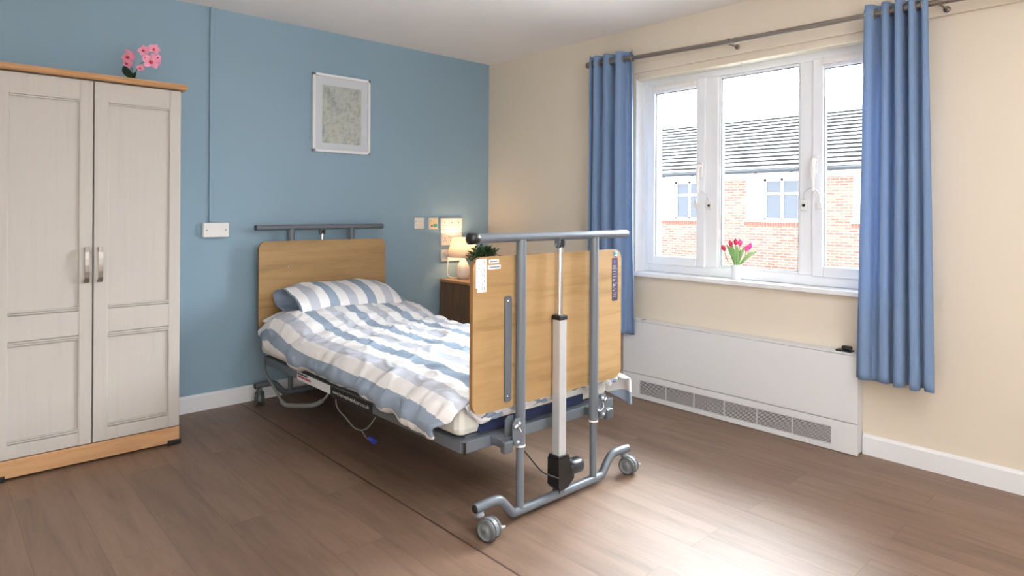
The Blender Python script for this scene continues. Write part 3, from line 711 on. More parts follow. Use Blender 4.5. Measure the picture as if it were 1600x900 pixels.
# ================================================================== WARDROBE
WX0, WX1, WFY = -3.24, -2.487, -.50
ward = thing('wardrobe', 'tall cream wardrobe with two panelled doors and oak top beside the blue wall', 'wardrobe', (-2.86, -.25, 0))
b = MB(); b.box((WX0+.004, WFY+.018, .03), (WX1-.006, -.022, 1.795), M_ward, .002); b.build('carcass', ward)
b = MB(); poly = [(-.02, 1.796), (WFY-.030, 1.796), (WFY-.036, 1.802), (WFY-.040, 1.812), (WFY-.036, 1.822), (-.02, 1.822)]
b.prism(poly, lambda u, v, k: ((WX1+.022) if k else (WX0-.022), u, v), M_oak2); b.build('oak_top', ward)
b = MB(); b.box((WX0, WFY-.004, .012), (WX1+.0, -.03, .090), M_oak2, .002); b.build('plinth', ward)
b = MB(); b.box((WX1-.055, WFY-.010, 0), (WX1+.008, WFY+.04, .026), M_black, .004); b.build('corner_foot', ward)
b = MB(); b.box((WX0-.008, WFY-.010, 0), (WX0+.055, WFY+.04, .026), M_black, .004); b.build('corner_foot', ward)
def wdoor(x0, x1, hx):
    d = MB(); yF = WFY-.006; yb = WFY+.016; z0, z1 = .094, 1.790; st = .058
    d.box((x0, yF+.008, z0), (x1, yb, z1), M_ward, .001)
    for lo, hi in (((x0, z0), (x0+st, z1)), ((x1-st+.008, z0), (x1, z1))): d.box((lo[0], yF-.002, lo[1]), (hi[0], yF+.009, hi[1]), M_ward, .003)
    def rails(za, zb, lines):
        d.box((x0+st, yF, za), (x1-st+.008, yF+.009, zb), M_ward, .003)
        for z in lines: d.box((x0+st, yF-.004, z-.0035), (x1-st+.008, yF+.004, z+.0035), M_ward, .002)
    rails(1.695, z1, (1.698, 1.690)); rails(.605, .718, (.725, .734, .598, .589)); rails(z0, .155, (.163, .172))
    # dark joints between stile and panel are real grooves
    for x in (x0+st, x1-st+.008):
        d.box((x-.0025, yF-.001, z0), (x+.0025, yF+.004, z1), M_ward, .001)
    o = d.build('door', ward)
    h = MB(); h.tube(catmull([(hx, yF-.002, 1.008), (hx, yF-.030, 1.002), (hx, yF-.034, .93), (hx, yF-.030, .858), (hx, yF-.002, .852)], 6), .0001, M_nickel, 4)
    h = MB(); path = catmull([(0, 1.014), (-.022, 1.008), (-.030, .985), (-.031, .93), (-.030, .875), (-.022, .852), (0, .846)], 6)if False else None
    prof = [(0, 1.012), (-.020, 1.012), (-.027, .99), (-.031, .96), (-.032, .93), (-.031, .90), (-.027, .87), (-.020, .848), (0, .848)]
    inner = [(y+.006 if i not in (0, 8) else y, z+(-.012 if i < 4 else (.012 if i > 4 else 0))*(1 if i in (0, 1, 7, 8) else .5)) for i, (y, z) in enumerate(prof)]
    vs = []
    for sgn in (-.009, .009):
        for (y, z) in prof: vs.append((hx+sgn, yF+y, z))
        for (y, z) in inner: vs.append((hx+sgn, yF+min(y, 0), z))
    n = 9; fs = []
    for k in range(8):
        fs += [(k, k+1, k+1+2*n, k+2*n), (n+k, n+k+1, k+1+3*n, k+3*n), (k, k+1, n+k+1, n+k), (k+2*n, k+1+2*n, 3*n+k+1, 3*n+k)]
    h.add(vs, fs, M_nickel, False); h.build('handle', o)
wdoor(-2.862, WX1-.002, -2.838); wdoor(WX0+.002, -2.868, -2.892)

# ---------------------------------------------------------------- orchid on the wardrobe
OX, OY, OZ = -2.690, -.440, 1.822
orch = thing('orchid_plant', 'artificial pink orchid with dark leaves standing on top of the wardrobe', 'plant', (OX, OY, OZ))
b = MB(); b.lathe([(0, 0), (.018, 0), (.022, .006), (.020, .016), (0, .018)], (OX, OY, OZ), mat('dark_pot', (38, 42, 40), .5), 20); b.build('pot', orch)
def leaf_mesh(b, base, tip, width, m, curl=.02, up=(0, 0, 1), n=10, side=None):
    base, tip = Vector(base), Vector(tip); d = tip-base; L_ = d.length
    sd = Vector(side) if side else d.cross(Vector(up)).normalized()
    nn = sd.cross(d).normalized(); vs = []
    for i in range(n+1):
        t = i/n; w = width*math.sin(PI*min(1, t*.93+.07))**.8*(1 if t < 1 else .05)
        c = base+d*t+nn*curl*math.sin(t*PI)
        vs += [c-sd*w+nn*w*.25, c-nn*.0, c+sd*w+nn*w*.25]
    fs = []
    for i in range(n):
        k = i*3; fs += [(k, k+1, k+4, k+3), (k+1, k+2, k+5, k+4)]
    b.add(vs, fs, m, True); return b
RO = Vector((.736, -.677, 0))
for u_, v_, w_, d_ in ((-.046, .070, .021, 0), (.020, .038, .014, .012), (-.022, .052, .015, .02)):
    base = Vector((OX, OY, OZ+.010)); b = leaf_mesh(MB(), base, base+RO*u_+Vector((0, 0, v_))+Vector((-.66, -.75, 0))*d_, w_, M_green, .008, side=(.72, -.66, .2)); b.build('leaf', orch, recalc=False)
M_pink = mat('pink_petal', (246, 164, 196), .5, var=.12, vscale=40); M_mag = mat('magenta_lip', (206, 40, 84), .5); M_yel = mat('yellow_centre', (230, 170, 70), .5)
M_stem = mat('green_stem', (96, 120, 70), .5)
VD = Vector((-.66, -.75, -.15)).normalized()        # flowers face into the room
def oflower(c, r, rot=0, face=None):
    c = Vector(c); D = (face or VD).normalized(); X = D.cross(Vector((0,0,1))).normalized(); Y = X.cross(D).normalized()
    b = MB()
    for k, (ang, ln, wd) in enumerate(((90, 1, .34), (162+8, 1.02, .52), (18-8, 1.02, .52), (225, .95, .34), (315, .95, .34))):
        a = math.radians(ang+rot); d = X*math.cos(a)+Y*math.sin(a); sd = D.cross(d)
        leaf_mesh(b, c+d*r*.05, c+d*r*ln+D*r*.10, r*wd, M_pink, .10*r, side=sd, n=7)
    fl = b.build('flower', orch, recalc=False)
    b = MB(); b.lathe([(0, .42*r), (.12*r, .38*r), (.22*r, .15*r), (.14*r, 0), (0, 0)], c+D*.02*r-Y*.08*r, M_mag, 12, D); b.lathe([(0, .34*r), (.10*r, .28*r), (.12*r, .1*r), (0, .1*r)], c+D*.03*r+Y*.14*r, M_yel, 10, D); b.build('lip', fl)
R_ = Vector((.736, -.677, 0)); OC = Vector((OX, OY, OZ))
def op(u, v, w_=0): return OC + R_*u + Vector((0, 0, v)) + VD*w_
stem1 = catmull([op(0, .01), op(.015, .05), op(.045, .09, .01), (op(.090, .105, .01)), op(.105, .150, .01)], 6)
stem2 = catmull([op(0, .01), op(-.002, .05), op(-.008, .09, .01), op(-.016, .115, .01)], 6)
b = MB(); b.tube(stem1, .0022, M_stem, 8); b.build('stem', orch); b = MB(); b.tube(stem2, .0022, M_stem, 8); b.build('stem', orch)
for px_, py_, r, rot in ((215, 89, .040, -15), (213, 99, .030, 30), (233, 106, .021, 0), (250, 96, .043, 10), (238, 79, .029, -10), (254, 77, .029, 25), (241, 90, .020, 40), (260, 90, .017, 70)):
    oflower(op((px_-219)*.0032, (127-py_)*.0032, .015), r, rot, VD+R_*((px_-235)*.012)+Vector((0, 0, (95-py_)*.006)))

# ================================================================== WALL THINGS
b = MB(); b.box((-2.197, -.016, 1.115), (-2.176, 0, H), M_blue, .003); tr = b.build('cable_trunking'); tag(tr, 'thin blue painted cable trunking running from ceiling down to the white box', 'trunking')
jb = MB(); jb.box((-2.236, -.034, 1.025), (-2.088, 0, 1.112), M_plastic, .005); jb = jb.build('junction_box'); tag(jb, 'blank white junction box on the blue wall below the trunking', 'junction box')
for x in (-2.216, -2.108):
    b = MB(); b.lathe([(0, 0), (.005, 0), (.004, .002), (0, .002)], (x, -.034, 1.068), mat('screw_grey', (180, 178, 176), .4), 12, (0, -1, 0)); b.build('screw', jb)
# picture
pic = thing('picture_frame', 'white framed abstract grey print hanging on the blue wall', 'picture', (-1.338, 0, 1.846))
px0, px1, pz0, pz1 = -1.552, -1.124, 1.582, 2.108
b = MB(); fw = .018
for lo, hi in (((px0, pz0), (px0+fw, pz1)), ((px1-fw, pz0), (px1, pz1)), ((px0, pz0), (px1, pz0+fw)), ((px0, pz1-fw), (px1, pz1))): b.box((lo[0], -.028, lo[1]), (hi[0], -.002, hi[1]), M_white, .002)
b.build('frame', pic)
b = MB(); b.box((px0+fw, -.012, pz0+fw), (px1-fw, -.004, pz1-fw), mat('mount_board', (232, 230, 236), .7)); b.build('mount', pic)
def print_mat():
    m = bpy.data.materials.new('abstract_print'); m.use_nodes = True; nt = m.node_tree; b = nt.nodes['Principled BSDF']; L = nt.links.new
    tc = nt.nodes.new('ShaderNodeTexCoord'); mp = nt.nodes.new('ShaderNodeMapping'); mp.inputs['Scale'].default_value = (6, 1, 2.6); L(tc.outputs['Object'], mp.inputs[0])
    n = nt.nodes.new('ShaderNodeTexNoise'); n.inputs['Scale'].default_value = 1.9; n.inputs['Detail'].default_value = 9; n.inputs['Roughness'].default_value = .75; L(mp.outputs[0], n.inputs[0])
    r = ramp(nt, n.outputs[0], [(.30, (132, 135, 142)), (.42, (178, 179, 182)), (.47, (206, 204, 200)), (.56, (216, 212, 204)), (.72, (196, 190, 184))])
    n2 = nt.nodes.new('ShaderNodeTexNoise'); n2.inputs['Scale'].default_value = 40; n2.inputs['Detail'].default_value = 4; L(tc.outputs['Object'], n2.inputs[0])
    r2 = ramp(nt, n2.outputs[0], [(.35, (214, 214, 216)), (.5, (255, 255, 255))]); mx = nt.nodes.new('ShaderNodeMix'); mx.data_type = 'RGBA'; mx.blend_type = 'MULTIPLY'; mx.inputs[0].default_value = .6
    L(r.outputs[0], mx.inputs[6]); L(r2.outputs[0], mx.inputs[7]); L(mx.outputs[2], b.inputs['Base Color']); b.inputs['Roughness'].default_value = .6; return m
b = MB(); b.box((-1.480, -.0135, 1.645), (-1.190, -.0125, 2.035), print_mat()); b.build('print', pic)
b = MB(); b.box((px0+fw, -.018, pz0+fw), (px1-fw, -.016, pz1-fw), M_glass); b.build('glass', pic)
# sockets and switches
M_sock = mat('socket_white', (238, 230, 222), .35); M_hole = mat('socket_slot', (70, 62, 58), .6)
def plate(name, x0, x1, z0, z1, label, cat, gangs=0, group=None, d=.012):
    b = MB(); b.box((x0, -d, z0), (x1, 0, z1), M_sock, .004); o = b.build(name); tag(o, label, cat, group)
    for g in range(gangs):
        cx = lerp(x0, x1, (g+.5)/gangs); cz = (z0+z1)/2
        h = MB(); h.box((cx-.0035, -d-.0008, cz+.003), (cx+.0035, -d+.001, cz+.014), M_hole); h.box((cx-.014, -d-.0008, cz-.015), (cx-.007, -d+.001, cz-.010), M_hole); h.box((cx+.007, -d-.0008, cz-.015), (cx+.014, -d+.001, cz-.010), M_hole); h.build('pin_holes', o)
        h = MB(); h.box((cx-.024, -d-.004, cz+.012), (cx-.014, -d+.001, cz+.028), M_sock, .002); h.build('rocker_switch', o)
    return o
o = plate('wall_switch', -.736, -.650, 1.052, 1.136, 'square white plate, leftmost of the fittings on the wall by the lamp', 'switch plate')
b = MB(); b.box((-.728, -.014, 1.062), (-.658, -.011, 1.108), M_sock, .003); b.box((-.726, -.0135, 1.110), (-.660, -.0115, 1.112), M_hole); b.box((-.728, -.0135, 1.098), (-.724, -.0115, 1.110), M_hole); b.build('cover', o)
o = plate('call_point', -.609, -.528, 1.048, 1.134, 'small cream call point with green button between switch and sockets', 'call point', d=.018)
b = MB(); b.box((-.603, -.021, 1.054), (-.534, -.017, 1.128), mat('yellowed_plastic', (222, 196, 150), .45), .003); b.build('face', o)
b = MB(); b.box((-.570, -.0235, 1.066), (-.536, -.020, 1.088), mat('green_button', (60, 150, 140), .4), .002); b.build('green_button', o)
b = MB(); b.lathe([(0, .003), (.006, .002), (.006, 0)], (-.585, -.021, 1.075), M_black, 12, (0, -1, 0)); b.build('black_jack', o)
b = MB(); b.lathe([(0, .006), (.006, .005), (.007, 0)], (-.583, -.021, 1.112), mat('pale_indicator', (250, 226, 190), .3), 12, (0, -1, 0)); b.build('indicator', o)
plate('wall_socket', -.495, -.291, 1.045, 1.133, 'three-gang wall socket plate, topmost above the lamp', 'socket', 3, 'sockets behind the lamp', .02)
b = MB(); b.box((-.494, -.016, 1.013), (-.291, 0, 1.043), M_sock, .003); tag(b.build('blank_strip'), 'narrow blank white strip between the top two socket plates', 'blank plate')
plate('wall_socket', -.492, -.291, .921, 1.011, 'wall socket plate half hidden by the lamp shade, middle of the stack', 'socket', 3, 'sockets behind the lamp', .02)
o = plate('wall_socket', -.491, -.293, .795, .887, 'lowest wall socket plate with a white plug beside the lamp', 'socket', 2, 'sockets behind the lamp', .02)

# ================================================================== BEDSIDE
CX0, CX1, CY0, CY1, CZ = -.505, -.075, -.47, -.025, .665
cab = thing('bedside_cabinet', 'brown oak bedside cabinet against the blue wall behind the footboard', 'cabinet', ((CX0+CX1)/2, (CY0+CY1)/2, 0))
b = MB(); b.box((CX0+.004, CY0+.012, .05), (CX1-.004, CY1, CZ-.022), M_dkoak, .002)
for ya, yb in ((CY0+.012, CY0+.05), (CY1-.04, CY1)): b.box((CX0, ya, 0), (CX0+.02, yb, CZ-.022), M_dkoak, .002); b.box((CX1-.02, ya, 0), (CX1, yb, CZ-.022), M_dkoak, .002)
b.box((CX0+.001, -.215, .05), (CX0+.006, -.209, CZ-.03), M_dkoak, .001)
b.build('body', cab)
b = MB(); b.box((CX0-.008, CY0-.008, CZ-.022), (CX1+.006, CY1, CZ), M_dktop, .003); b.build('top', cab)
for z0_, z1_ in ((.48, .635), (.06, .47)):
    b = MB(); b.box((CX0+.024, CY0-.004, z0_), (CX1-.024, CY0+.014, z1_), M_dkoak, .003); d_ = b.build('drawer' if z0_ > .3 else 'door', cab)
    b = MB(); b.tube([(-.33, CY0-.022, (z0_+z1_)/2), (-.25, CY0-.022, (z0_+z1_)/2)], .005, M_nickel, 10); b.box((-.33, CY0-.022, (z0_+z1_)/2-.004), (-.322, CY0-.003, (z0_+z1_)/2+.004), M_nickel); b.box((-.258, CY0-.022, (z0_+z1_)/2-.004), (-.25, CY0-.003, (z0_+z1_)/2+.004), M_nickel); b.build('handle', d_)
# lamp
LX, LY = -.380, -.150
lamp = thing('table_lamp', 'lit table lamp with round white ceramic base and pale cone shade', 'lamp', (LX, LY, CZ))
b = MB(); b.lathe([(0, 0), (.036, 0), (.040, .004), (.050, .025), (.0545, .050), (.053, .075), (.045, .102), (.032, .128), (.020, .148), (.013, .160), (.012, .170), (0, .170)], (LX, LY, CZ), mat('white_ceramic', (240, 234, 228), .18), 40); b.build('base', lamp)
def shade_mat():
    m = bpy.data.materials.new('lit_fabric_shade'); m.use_nodes = True; nt = m.node_tree
    for n in list(nt.nodes): nt.nodes.remove(n)
    o = nt.nodes.new('ShaderNodeOutputMaterial'); d = nt.nodes.new('ShaderNodeBsdfDiffuse'); t = nt.nodes.new('ShaderNodeBsdfTranslucent'); mx = nt.nodes.new('ShaderNodeMixShader')
    d.inputs[0].default_value = lin((248, 240, 230)); t.inputs[0].default_value = lin((255, 244, 230)); mx.inputs[0].default_value = .42
    nt.links.new(d.outputs[0], mx.inputs[1]); nt.links.new(t.outputs[0], mx.inputs[2]); nt.links.new(mx.outputs[0], o.inputs[0]); return m
b = MB(); b.lathe([(.124, .170), (.088, .318)], (LX, LY, CZ), shade_mat(), 48); sh = b.build('lamp_shade', lamp)
md = sh.modifiers.new('thickness', 'SOLIDIFY'); md.thickness = .0012
b = MB()
for k in range(3):
    a = k*2*PI/3; b.tube([(LX, LY, CZ+.312), (LX+.087*math.cos(a), LY+.087*math.sin(a), CZ+.316)], .0015, M_alu, 6)
b.tube([(LX, LY, CZ+.17), (LX, LY, CZ+.21)], .014, M_plastic, 16); b.build('lamp_holder', lamp)
b = MB(); b.lathe([(.012, .205), (.016, .22), (.028, .245), (.030, .262), (.022, .282), (0, .290)], (LX, LY, CZ), mat('lit_bulb', (255, 226, 180), .4, emit=(255, 214, 160), estr=14), 20); b.build('bulb', lamp)
pl = bpy.data.lights.new('lamp_glow', 'POINT'); pl.energy = 6.8; pl.color = (1, .72, .44); pl.shadow_soft_size = .035
plo = bpy.data.objects.new('lamp_glow', pl); COL.objects.link(plo); plo.location = (0, 0, .262); plo.parent = lamp
b = MB(); b.tube(catmull([(LX+.03, LY+.04, CZ+.01), (LX-.03, LY+.08, CZ+.005), (LX-.075, LY+.10, CZ+.03), (-.452, -.05, CZ+.12), (-.445, -.045, CZ+.165)], 8), .003, M_plastic, 8)
b.box((-.462, -.058, CZ+.155), (-.425, -.021, CZ+.195), M_plastic, .006); b.build('cord_and_plug', lamp)
# potted plant
PX, PY = -.372, -.402
pot = thing('potted_plant', 'small bushy green plant on the bedside cabinet peeping over the footboard', 'plant', (PX, PY, CZ))
b = MB(); b.lathe([(0, 0), (.042, 0), (.046, .02), (.055, .13), (.057, .165), (.052, .165), (.050, .15), (0, .15)], (PX, PY, CZ), mat('grey_pot', (92, 88, 84), .6), 28); b.build('pot', pot)
rnd = random.Random(11); GM = [mat('leaf_green_a', (58, 98, 68), .5), mat('leaf_green_b', (84, 126, 80), .5), mat('leaf_green_c', (108, 142, 126), .5), mat('leaf_green_d', (128, 156, 98), .5)]
b = MB(); st = MB()
for k in range(74):
    a = rnd.uniform(0, 2*PI); el = rnd.uniform(.02, 1.35); L_ = rnd.uniform(.095, .135)*(1 - .2*smooth(.4, 1.35, el)); d = Vector((math.cos(a)*math.cos(el), math.sin(a)*math.cos(el), math.sin(el)*.9))
    p0 = Vector((PX+rnd.uniform(-.02, .02), PY+rnd.uniform(-.02, .02), CZ+.155)); p1 = p0+d*L_+Vector((0, 0, .012)); st.tube([p0, p0.lerp(p1, .5)+Vector((0, 0, .006)), p1], .0011, GM[1], 5)
    for q in range(9):
        t = .3+.7*q/8; c = p0.lerp(p1, t); g = rnd.choice(GM)
        for s_ in (-1, 1):
            sd = d.cross(Vector((rnd.uniform(-.5, .5), rnd.uniform(-.5, .5), 1))).normalized()*s_
            leaf_mesh(b, c, c+(sd*.8+d*.5+Vector((0, 0, rnd.uniform(-.1, .4)))).normalized()*rnd.uniform(.018, .030), rnd.uniform(.007, .011), g, .002, n=4)
b.build('foliage', pot, recalc=False); st.build('stems', pot)

# ================================================================== HEATER
HY0, HY1, HXF = -2.887, -1.462, -.085
M_heat = mat('heater_white_enamel', (226, 226, 228), .4, var=.012, vscale=2)
ht = thing('fan_convector_heater', 'long low white heater cabinet with slatted bottom grille under the window', 'heater', (-.04, -2.17, 0))
b = MB()
gy0, gy1, gz0, gz1 = -2.762, -1.593, .030, .119
b.box((HXF+.012, HY0+.004, .006), (-.0, HY1-.004, .490), M_heat, .002)
b.box((HXF-.002, HY0-.001, .492), (0, HY1+.001, .500), M_heat, .002)
b.build('casing', ht)
b = MB(); b.box((HXF, HY0, .158), (HXF+.013, HY1, .490), M_heat, .003); b.build('front_panel', ht)
b = MB()
for lo, hi in (((HY0, .004), (gy0, .154)), ((gy1, .004), (HY1, .154)), ((gy0, .004), (gy1, gz0)), ((gy0, gz1), (gy1, .154))): b.box((HXF, lo[0], lo[1]), (HXF+.0125, hi[0], hi[1]), M_heat)
b.build('lower_panel', ht)
b = MB(); b.box((HXF+.0105, gy0, gz0), (HXF+.0118, gy1, gz1), mat('grille_recess_shade', (26, 19, 17), .8)); gr = b.build('grille_recess_shade', ht)  # near-black sheet paints in the deep shade behind the slats
b = MB(); n = 12
for k in range(n): z = lerp(gz0, gz1, (k+.5)/n); b.box((HXF+.0005, gy0, z-.0011), (HXF+.006, gy1, z+.0011), M_heat)
for k in range(1, 6): yy = lerp(gy0, gy1, k/6); b.box((HXF+.001, yy-.002, gz0), (HXF+.009, yy+.002, gz1), M_heat)
b.build('grille', ht)
b = MB(); b.box((-.075, -1.60, .4995), (-.02, -1.594, .5012), M_black); b.build('slot', ht)
b = MB(); b.box((-.07, -2.850, .500), (-.02, -2.775, .507), M_black, .003); b.box((-.06, -2.845, .507), (-.03, -2.80, .527), M_black, .006); tag(b.build('plastic_gadget'), 'small black plastic gadget lying on the right end of the heater', 'gadget')

# ================================================================== CURTAINS + ROD
RXC = -.125
def rod_z(y): return interp([-3.6, -3.24, -2.24, -1.19], [2.128, 2.135, 2.150, 2.185], y)
rod = thing('curtain_rod', 'brushed metal curtain rod across the top of the window', 'curtain rod', (RXC, -2.3, 2.15))
b = MB(); b.tube([(RXC, y, rod_z(y)) for y in (-3.58, -3.24, -2.24, -1.20)], .0135, M_nickel, 20); b.build('pole', rod)
b = MB(); b.tube([(RXC, -2.262, rod_z(-2.262)), (RXC, -2.24, rod_z(-2.24))], .0165, M_nickel, 20); b.tube([(RXC, -2.345, rod_z(-2.345)), (RXC, -2.262, rod_z(-2.262))], .0148, M_nickel, 20); b.build('joint_sleeve', rod)
for y, s_ in ((-1.20, 1), (-3.58, -1)):
    b = MB(); b.lathe([(0, -.004), (.019, -.004), (.021, .004), (.021, .022), (.015, .028), (0, .028)], (RXC, y, rod_z(y)), M_nickel, 20, (0, s_, 0)); b.build('finial', rod)
for y in (-1.245, -2.215, -3.235):
    b = MB(); z = rod_z(y); b.tube([(-.0, y, z-.012), (-.10, y, z-.012), (RXC, y, z-.016)], .005, M_nickel, 10); b.tube([(RXC-.004, y-.008, z-.0), (RXC-.004, y+.008, z-.0)], .0175, M_nickel, 16)
    b.lathe([(0, 0), (.015, 0), (.015, .005), (0, .005)], (-.022, y, z-.012), M_nickel, 16, (-1, 0, 0)); b.build('bracket', rod)
def curtain_mat():
    m = bpy.data.materials.new('blue_linen_curtain'); m.use_nodes = True; nt = m.node_tree; L = nt.links.new
    b = nt.nodes['Principled BSDF']; o = nt.nodes['Material Output']
    tc = nt.nodes.new('ShaderNodeTexCoord'); mp = nt.nodes.new('ShaderNodeMapping'); mp.inputs['Scale'].default_value = (300, 300, 900); L(tc.outputs['Object'], mp.inputs[0])
    n = nt.nodes.new('ShaderNodeTexNoise'); n.inputs['Scale'].default_value = 1; n.inputs['Detail'].default_value = 2; L(mp.outputs[0], n.inputs[0])
    r = ramp(nt, n.outputs[0], [(.3, (118, 143, 180)), (.7, (138, 163, 197))]); L(r.outputs[0], b.inputs['Base Color']); b.inputs['Roughness'].default_value = .8; b.inputs['Specular IOR Level'].default_value = .2
    b.inputs['Sheen Weight'].default_value = .2
    t = nt.nodes.new('ShaderNodeBsdfTranslucent'); t.inputs[0].default_value = lin((150, 185, 232)); mx = nt.nodes.new('ShaderNodeMixShader'); mx.inputs[0].default_value = .16
    L(b.outputs[0], mx.inputs[1]); L(t.outputs[0], mx.inputs[2]); L(mx.outputs[0], o.inputs[0]); return m
M_curt = curtain_mat()
def curtain(label, ytl, ytr, ybl, ybr, ztop, zbot, folds, amp, ph, seed, warp):
    """y increases to the left in the picture; tl = picture-left top"""
    NU_, NV_ = 340, 60
    def fn(i, j):
        u = i/(NU_-1); v = j/(NV_-1)             # v=0 top
        yl = lerp(ytl, ybl, v); yr = lerp(ytr, ybr, v); 
        uu = warp(u) + .016*math.sin(u*17+seed)*v + .014*noise.noise(Vector((u*6, v*1.5, seed)))*v
        y = lerp(yl, yr, u + .010*math.sin(u*17+seed)*v)
        y += .008*math.sin(4*PI*folds*uu+2*ph)*(.4+.6*v)
        A = amp*(1-.15*v)*(1+.25*math.sin(u*9+seed*2))
        s_ = math.sin(2*PI*folds*uu+ph); s_ = math.copysign(abs(s_)**.75, s_)
        x = RXC + A*s_ + .006*noise.noise(Vector((u*10, v*4, seed+5)))
        zt = ztop+(rod_z(y)-rod_z((ytl+ytr)/2)); z = lerp(zt, zbot, v) + .004*math.sin(u*25+seed)*v
        return Vector((x, y, z))
    me = MB(); me.grid(lambda u, v: fn(u*(NU_-1), v*(NV_-1)), NU_, NV_, M_curt)
    o = me.build('curtain', recalc=False); tag(o, label, 'curtain')
    md = o.modifiers.new('thickness', 'SOLIDIFY'); md.thickness = .0025
    # eyelets where the cloth crosses the rod
    pts = [fn(i, 1.6) for i in range(NU_)]
    for a, c in zip(pts, pts[1:]):
        if (a.x-RXC)*(c.x-RXC) <= 0:
            d = (c-a); d.z = 0; d.normalize(); p = (a+c)/2; e = MB(); p.z = rod_z(p.y); nn = Vector((d.y, -d.x, 0)); q = Vector((0,0,1)).rotation_difference(nn)
            R0, r0 = .0235, .0045; vs = []; fs = []
            for k in range(20):
                for l in range(8):
                    A_, B_ = 2*PI*k/20, 2*PI*l/8; vs.append(p + q @ Vector(((R0+r0*math.cos(B_))*math.cos(A_), (R0+r0*math.cos(B_))*math.sin(A_), r0*math.sin(B_))))
            for k in range(20):
                for l in range(8): fs.append((k*8+l, k*8+(l+1) % 8, ((k+1) % 20)*8+(l+1) % 8, ((k+1) % 20)*8+l))
            e.add(vs, fs, M_nickel, True); e.build('eyelet', o)
    return o
curtain('blue linen curtain gathered at the left of the window, behind the footboard', -1.222, -1.555, -1.195, -1.575, 2.228, .405, 3.7, .036, -1.0, 1.3, lambda u: 1-(1-u)**1.0*1 if u <= 0 else u**.72)
curtain('blue linen curtain gathered at the right end of the window', -2.905, -3.185, -2.885, -3.215, 2.180, .395, 4.6, .036, 1.9, 4.1, lambda u: u**1.25)

# ================================================================== ADDED FILL LAMP (unseen, behind the camera, brightens the ceiling)
UX, UY = -2.25, -4.72
cl = thing('fill_uplighter', 'added floor lamp behind the camera, throwing fill light on the ceiling', 'floor lamp', (UX, UY, 0))
b = MB(); b.lathe([(0, 0), (.14, 0), (.14, .015), (.02, .028), (0, .028)], (UX, UY, 0), M_nickel, 32); b.build('foot', cl)
b = MB(); b.tube([(UX, UY, .02), (UX, UY, 1.62)], .011, M_nickel, 12); b.build('pole', cl)
b = MB(); b.lathe([(0, 1.62), (.06, 1.625), (.12, 1.67), (.15, 1.74), (.147, 1.74), (.117, 1.674), (.058, 1.631), (0, 1.626)], (UX, UY, 0), mat('bowl_white', (240, 240, 238), .5), 32); b.build('bowl', cl)
UP = bpy.data.lights.new('fill_spot', 'SPOT'); UP.energy = 500; UP.color = (.86, .93, 1); UP.shadow_soft_size = .08; UP.spot_size = math.radians(105); UP.spot_blend = 1
uo = bpy.data.objects.new('fill_spot', UP); COL.objects.link(uo); uo.location = (0, 0, 1.76); uo.parent = cl; uo.rotation_euler = Vector((-.25, -1.0, -1.45)).to_track_quat('Z', 'Y').to_euler()

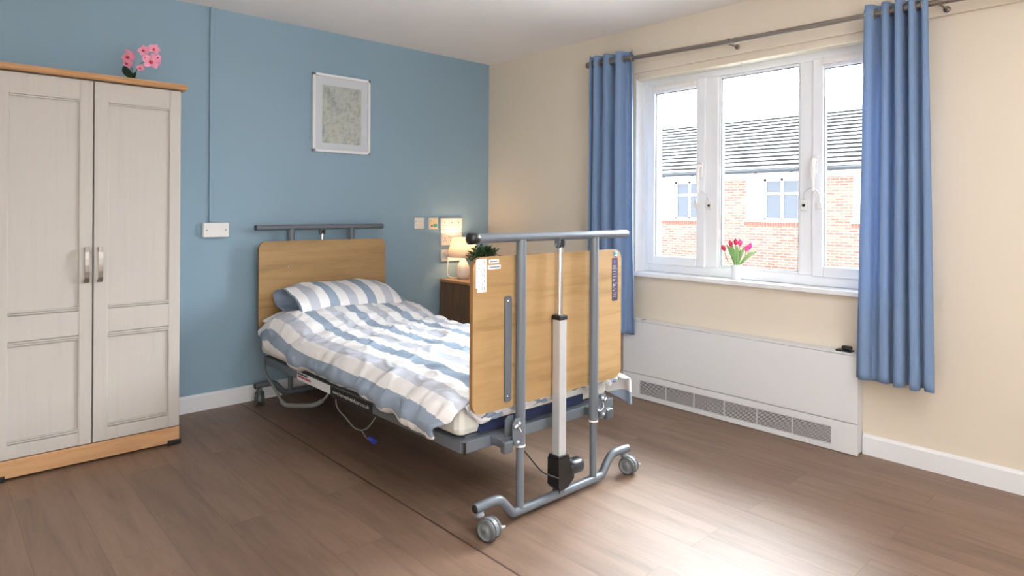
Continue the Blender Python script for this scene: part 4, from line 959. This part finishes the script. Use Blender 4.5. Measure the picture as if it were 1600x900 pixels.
# ================================================================== VASE + TULIPS on the sill
VX, VY, VZ = .028, -2.190, WZ0
M_frost = mat('white_glazed_vase', (244, 246, 250), .15)
b = MB(); b.lathe([(0, 0), (.024, 0), (.026, .003), (.030, .085), (.0305, .088), (.0285, .088), (.026, .01), (0, .008)], (VX, VY, VZ), M_frost, 32); tag(b.build('vase'), 'small plain white vase holding tulips on the window sill', 'vase')
M_tl = [mat('tulip_leaf_a', (110, 150, 88), .45, var=.1), mat('tulip_leaf_b', (140, 172, 112), .45, var=.1)]
M_tp = [mat('tulip_pink', (232, 70, 150), .45, var=.1, vscale=30), mat('tulip_red_pink', (208, 40, 84), .45, var=.1, vscale=30)]
VR = Vector((.736, -.677, 0)); VDn = Vector((-.677, -.736, 0))
def tulip(u, v, w_, mp, leaf, label):
    base = Vector((VX, VY, VZ+.012)) + VR*(u*.08)
    tip = Vector((VX, VY, VZ+v)) + VR*u + VDn*w_
    root = thing('tulip', label, 'flower', base, 'tulips in the sill vase')
    path = catmull([base, Vector((VX, VY, VZ+.088))+VR*u*.22+VDn*w_*.2, base.lerp(tip, .62)+VR*u*.05, tip], 6)
    b = MB(); b.tube(path, .0024, M_tl[0], 8); b.build('stem', root)
    D = (path[-1]-path[-4]).normalized(); b = MB()
    X = D.cross(Vector((.3, .8, .1))).normalized(); Y = D.cross(X)
    for k in range(6):
        a = k*PI/3; d = X*math.cos(a)+Y*math.sin(a); vs = []; n = 7; r0 = .0115 if k % 2 else .0100
        for i in range(n+1):
            t = i/n; rr = r0*math.sin(PI*(t*.80+.12))**.7; wd = .0085*math.sin(PI*min(1, t*.9+.1))**.8+.0004; c = tip+D*(t*.038-.002)+d*rr; sd = D.cross(d)
            vs += [c-sd*wd-d*wd*.3, c, c+sd*wd-d*wd*.3]
        b.add(vs, [f for i in range(n) for f in ((i*3, i*3+1, i*3+4, i*3+3), (i*3+1, i*3+2, i*3+5, i*3+4))], mp, True)
    b.build('bloom', root, recalc=False)
    for (lu, lv, lw, wdt, mi) in leaf:
        s0 = Vector((VX, VY, VZ+.088)) + VR*lu*.14; e0 = Vector((VX, VY, VZ+lv))+VR*lu+VDn*lw
        b = MB(); p = catmull([s0, s0.lerp(e0, .5)+Vector((0, 0, .012)), e0], 8); vs = []
        for i, c in enumerate(p):
            t = i/(len(p)-1); wd = wdt*math.sin(PI*min(1, t*.88+.1))**.7+.0003; dd = (p[min(i+1, len(p)-1)]-p[max(i-1, 0)]).normalized(); sd = dd.cross(VDn).normalized()
            vs += [c-sd*wd+VDn*wd*.3, c, c+sd*wd+VDn*wd*.3]
        b.add(vs, [f for i in range(len(p)-1) for f in ((i*3, i*3+1, i*3+4, i*3+3), (i*3+1, i*3+2, i*3+5, i*3+4))], M_tl[mi], True); b.build('leaf', root, recalc=False)
tulip(-.072, .170, .0, M_tp[1], [(-.060, .205, .0, .009, 0)], 'red pink tulip leaning furthest left in the vase')
tulip(-.030, .195, -.01, M_tp[1], [(-.035, .225, -.02, .011, 0)], 'dark pink tulip behind the leaves, second from the left')
tulip(-.010, .205, .012, M_tp[1], [(-.008, .200, .02, .013, 1)], 'deep pink tulip bud just left of the tallest bloom')
tulip(.018, .200, .0, M_tp[0], [(.018, .175, .015, .010, 0)], 'bright pink tulip, tallest bloom in the middle of the vase')
tulip(.055, .168, .0, M_tp[0], [(.050, .195, -.01, .009, 1)], 'pink tulip right of the middle, the lower of the right pair')
tulip(.076, .180, -.01, M_tp[0], [(.118, .168, .0, .011, 1)], 'mauve pink tulip leaning furthest right in the vase')

for o in bpy.data.objects:
    if '_o' in o: del o['_o']
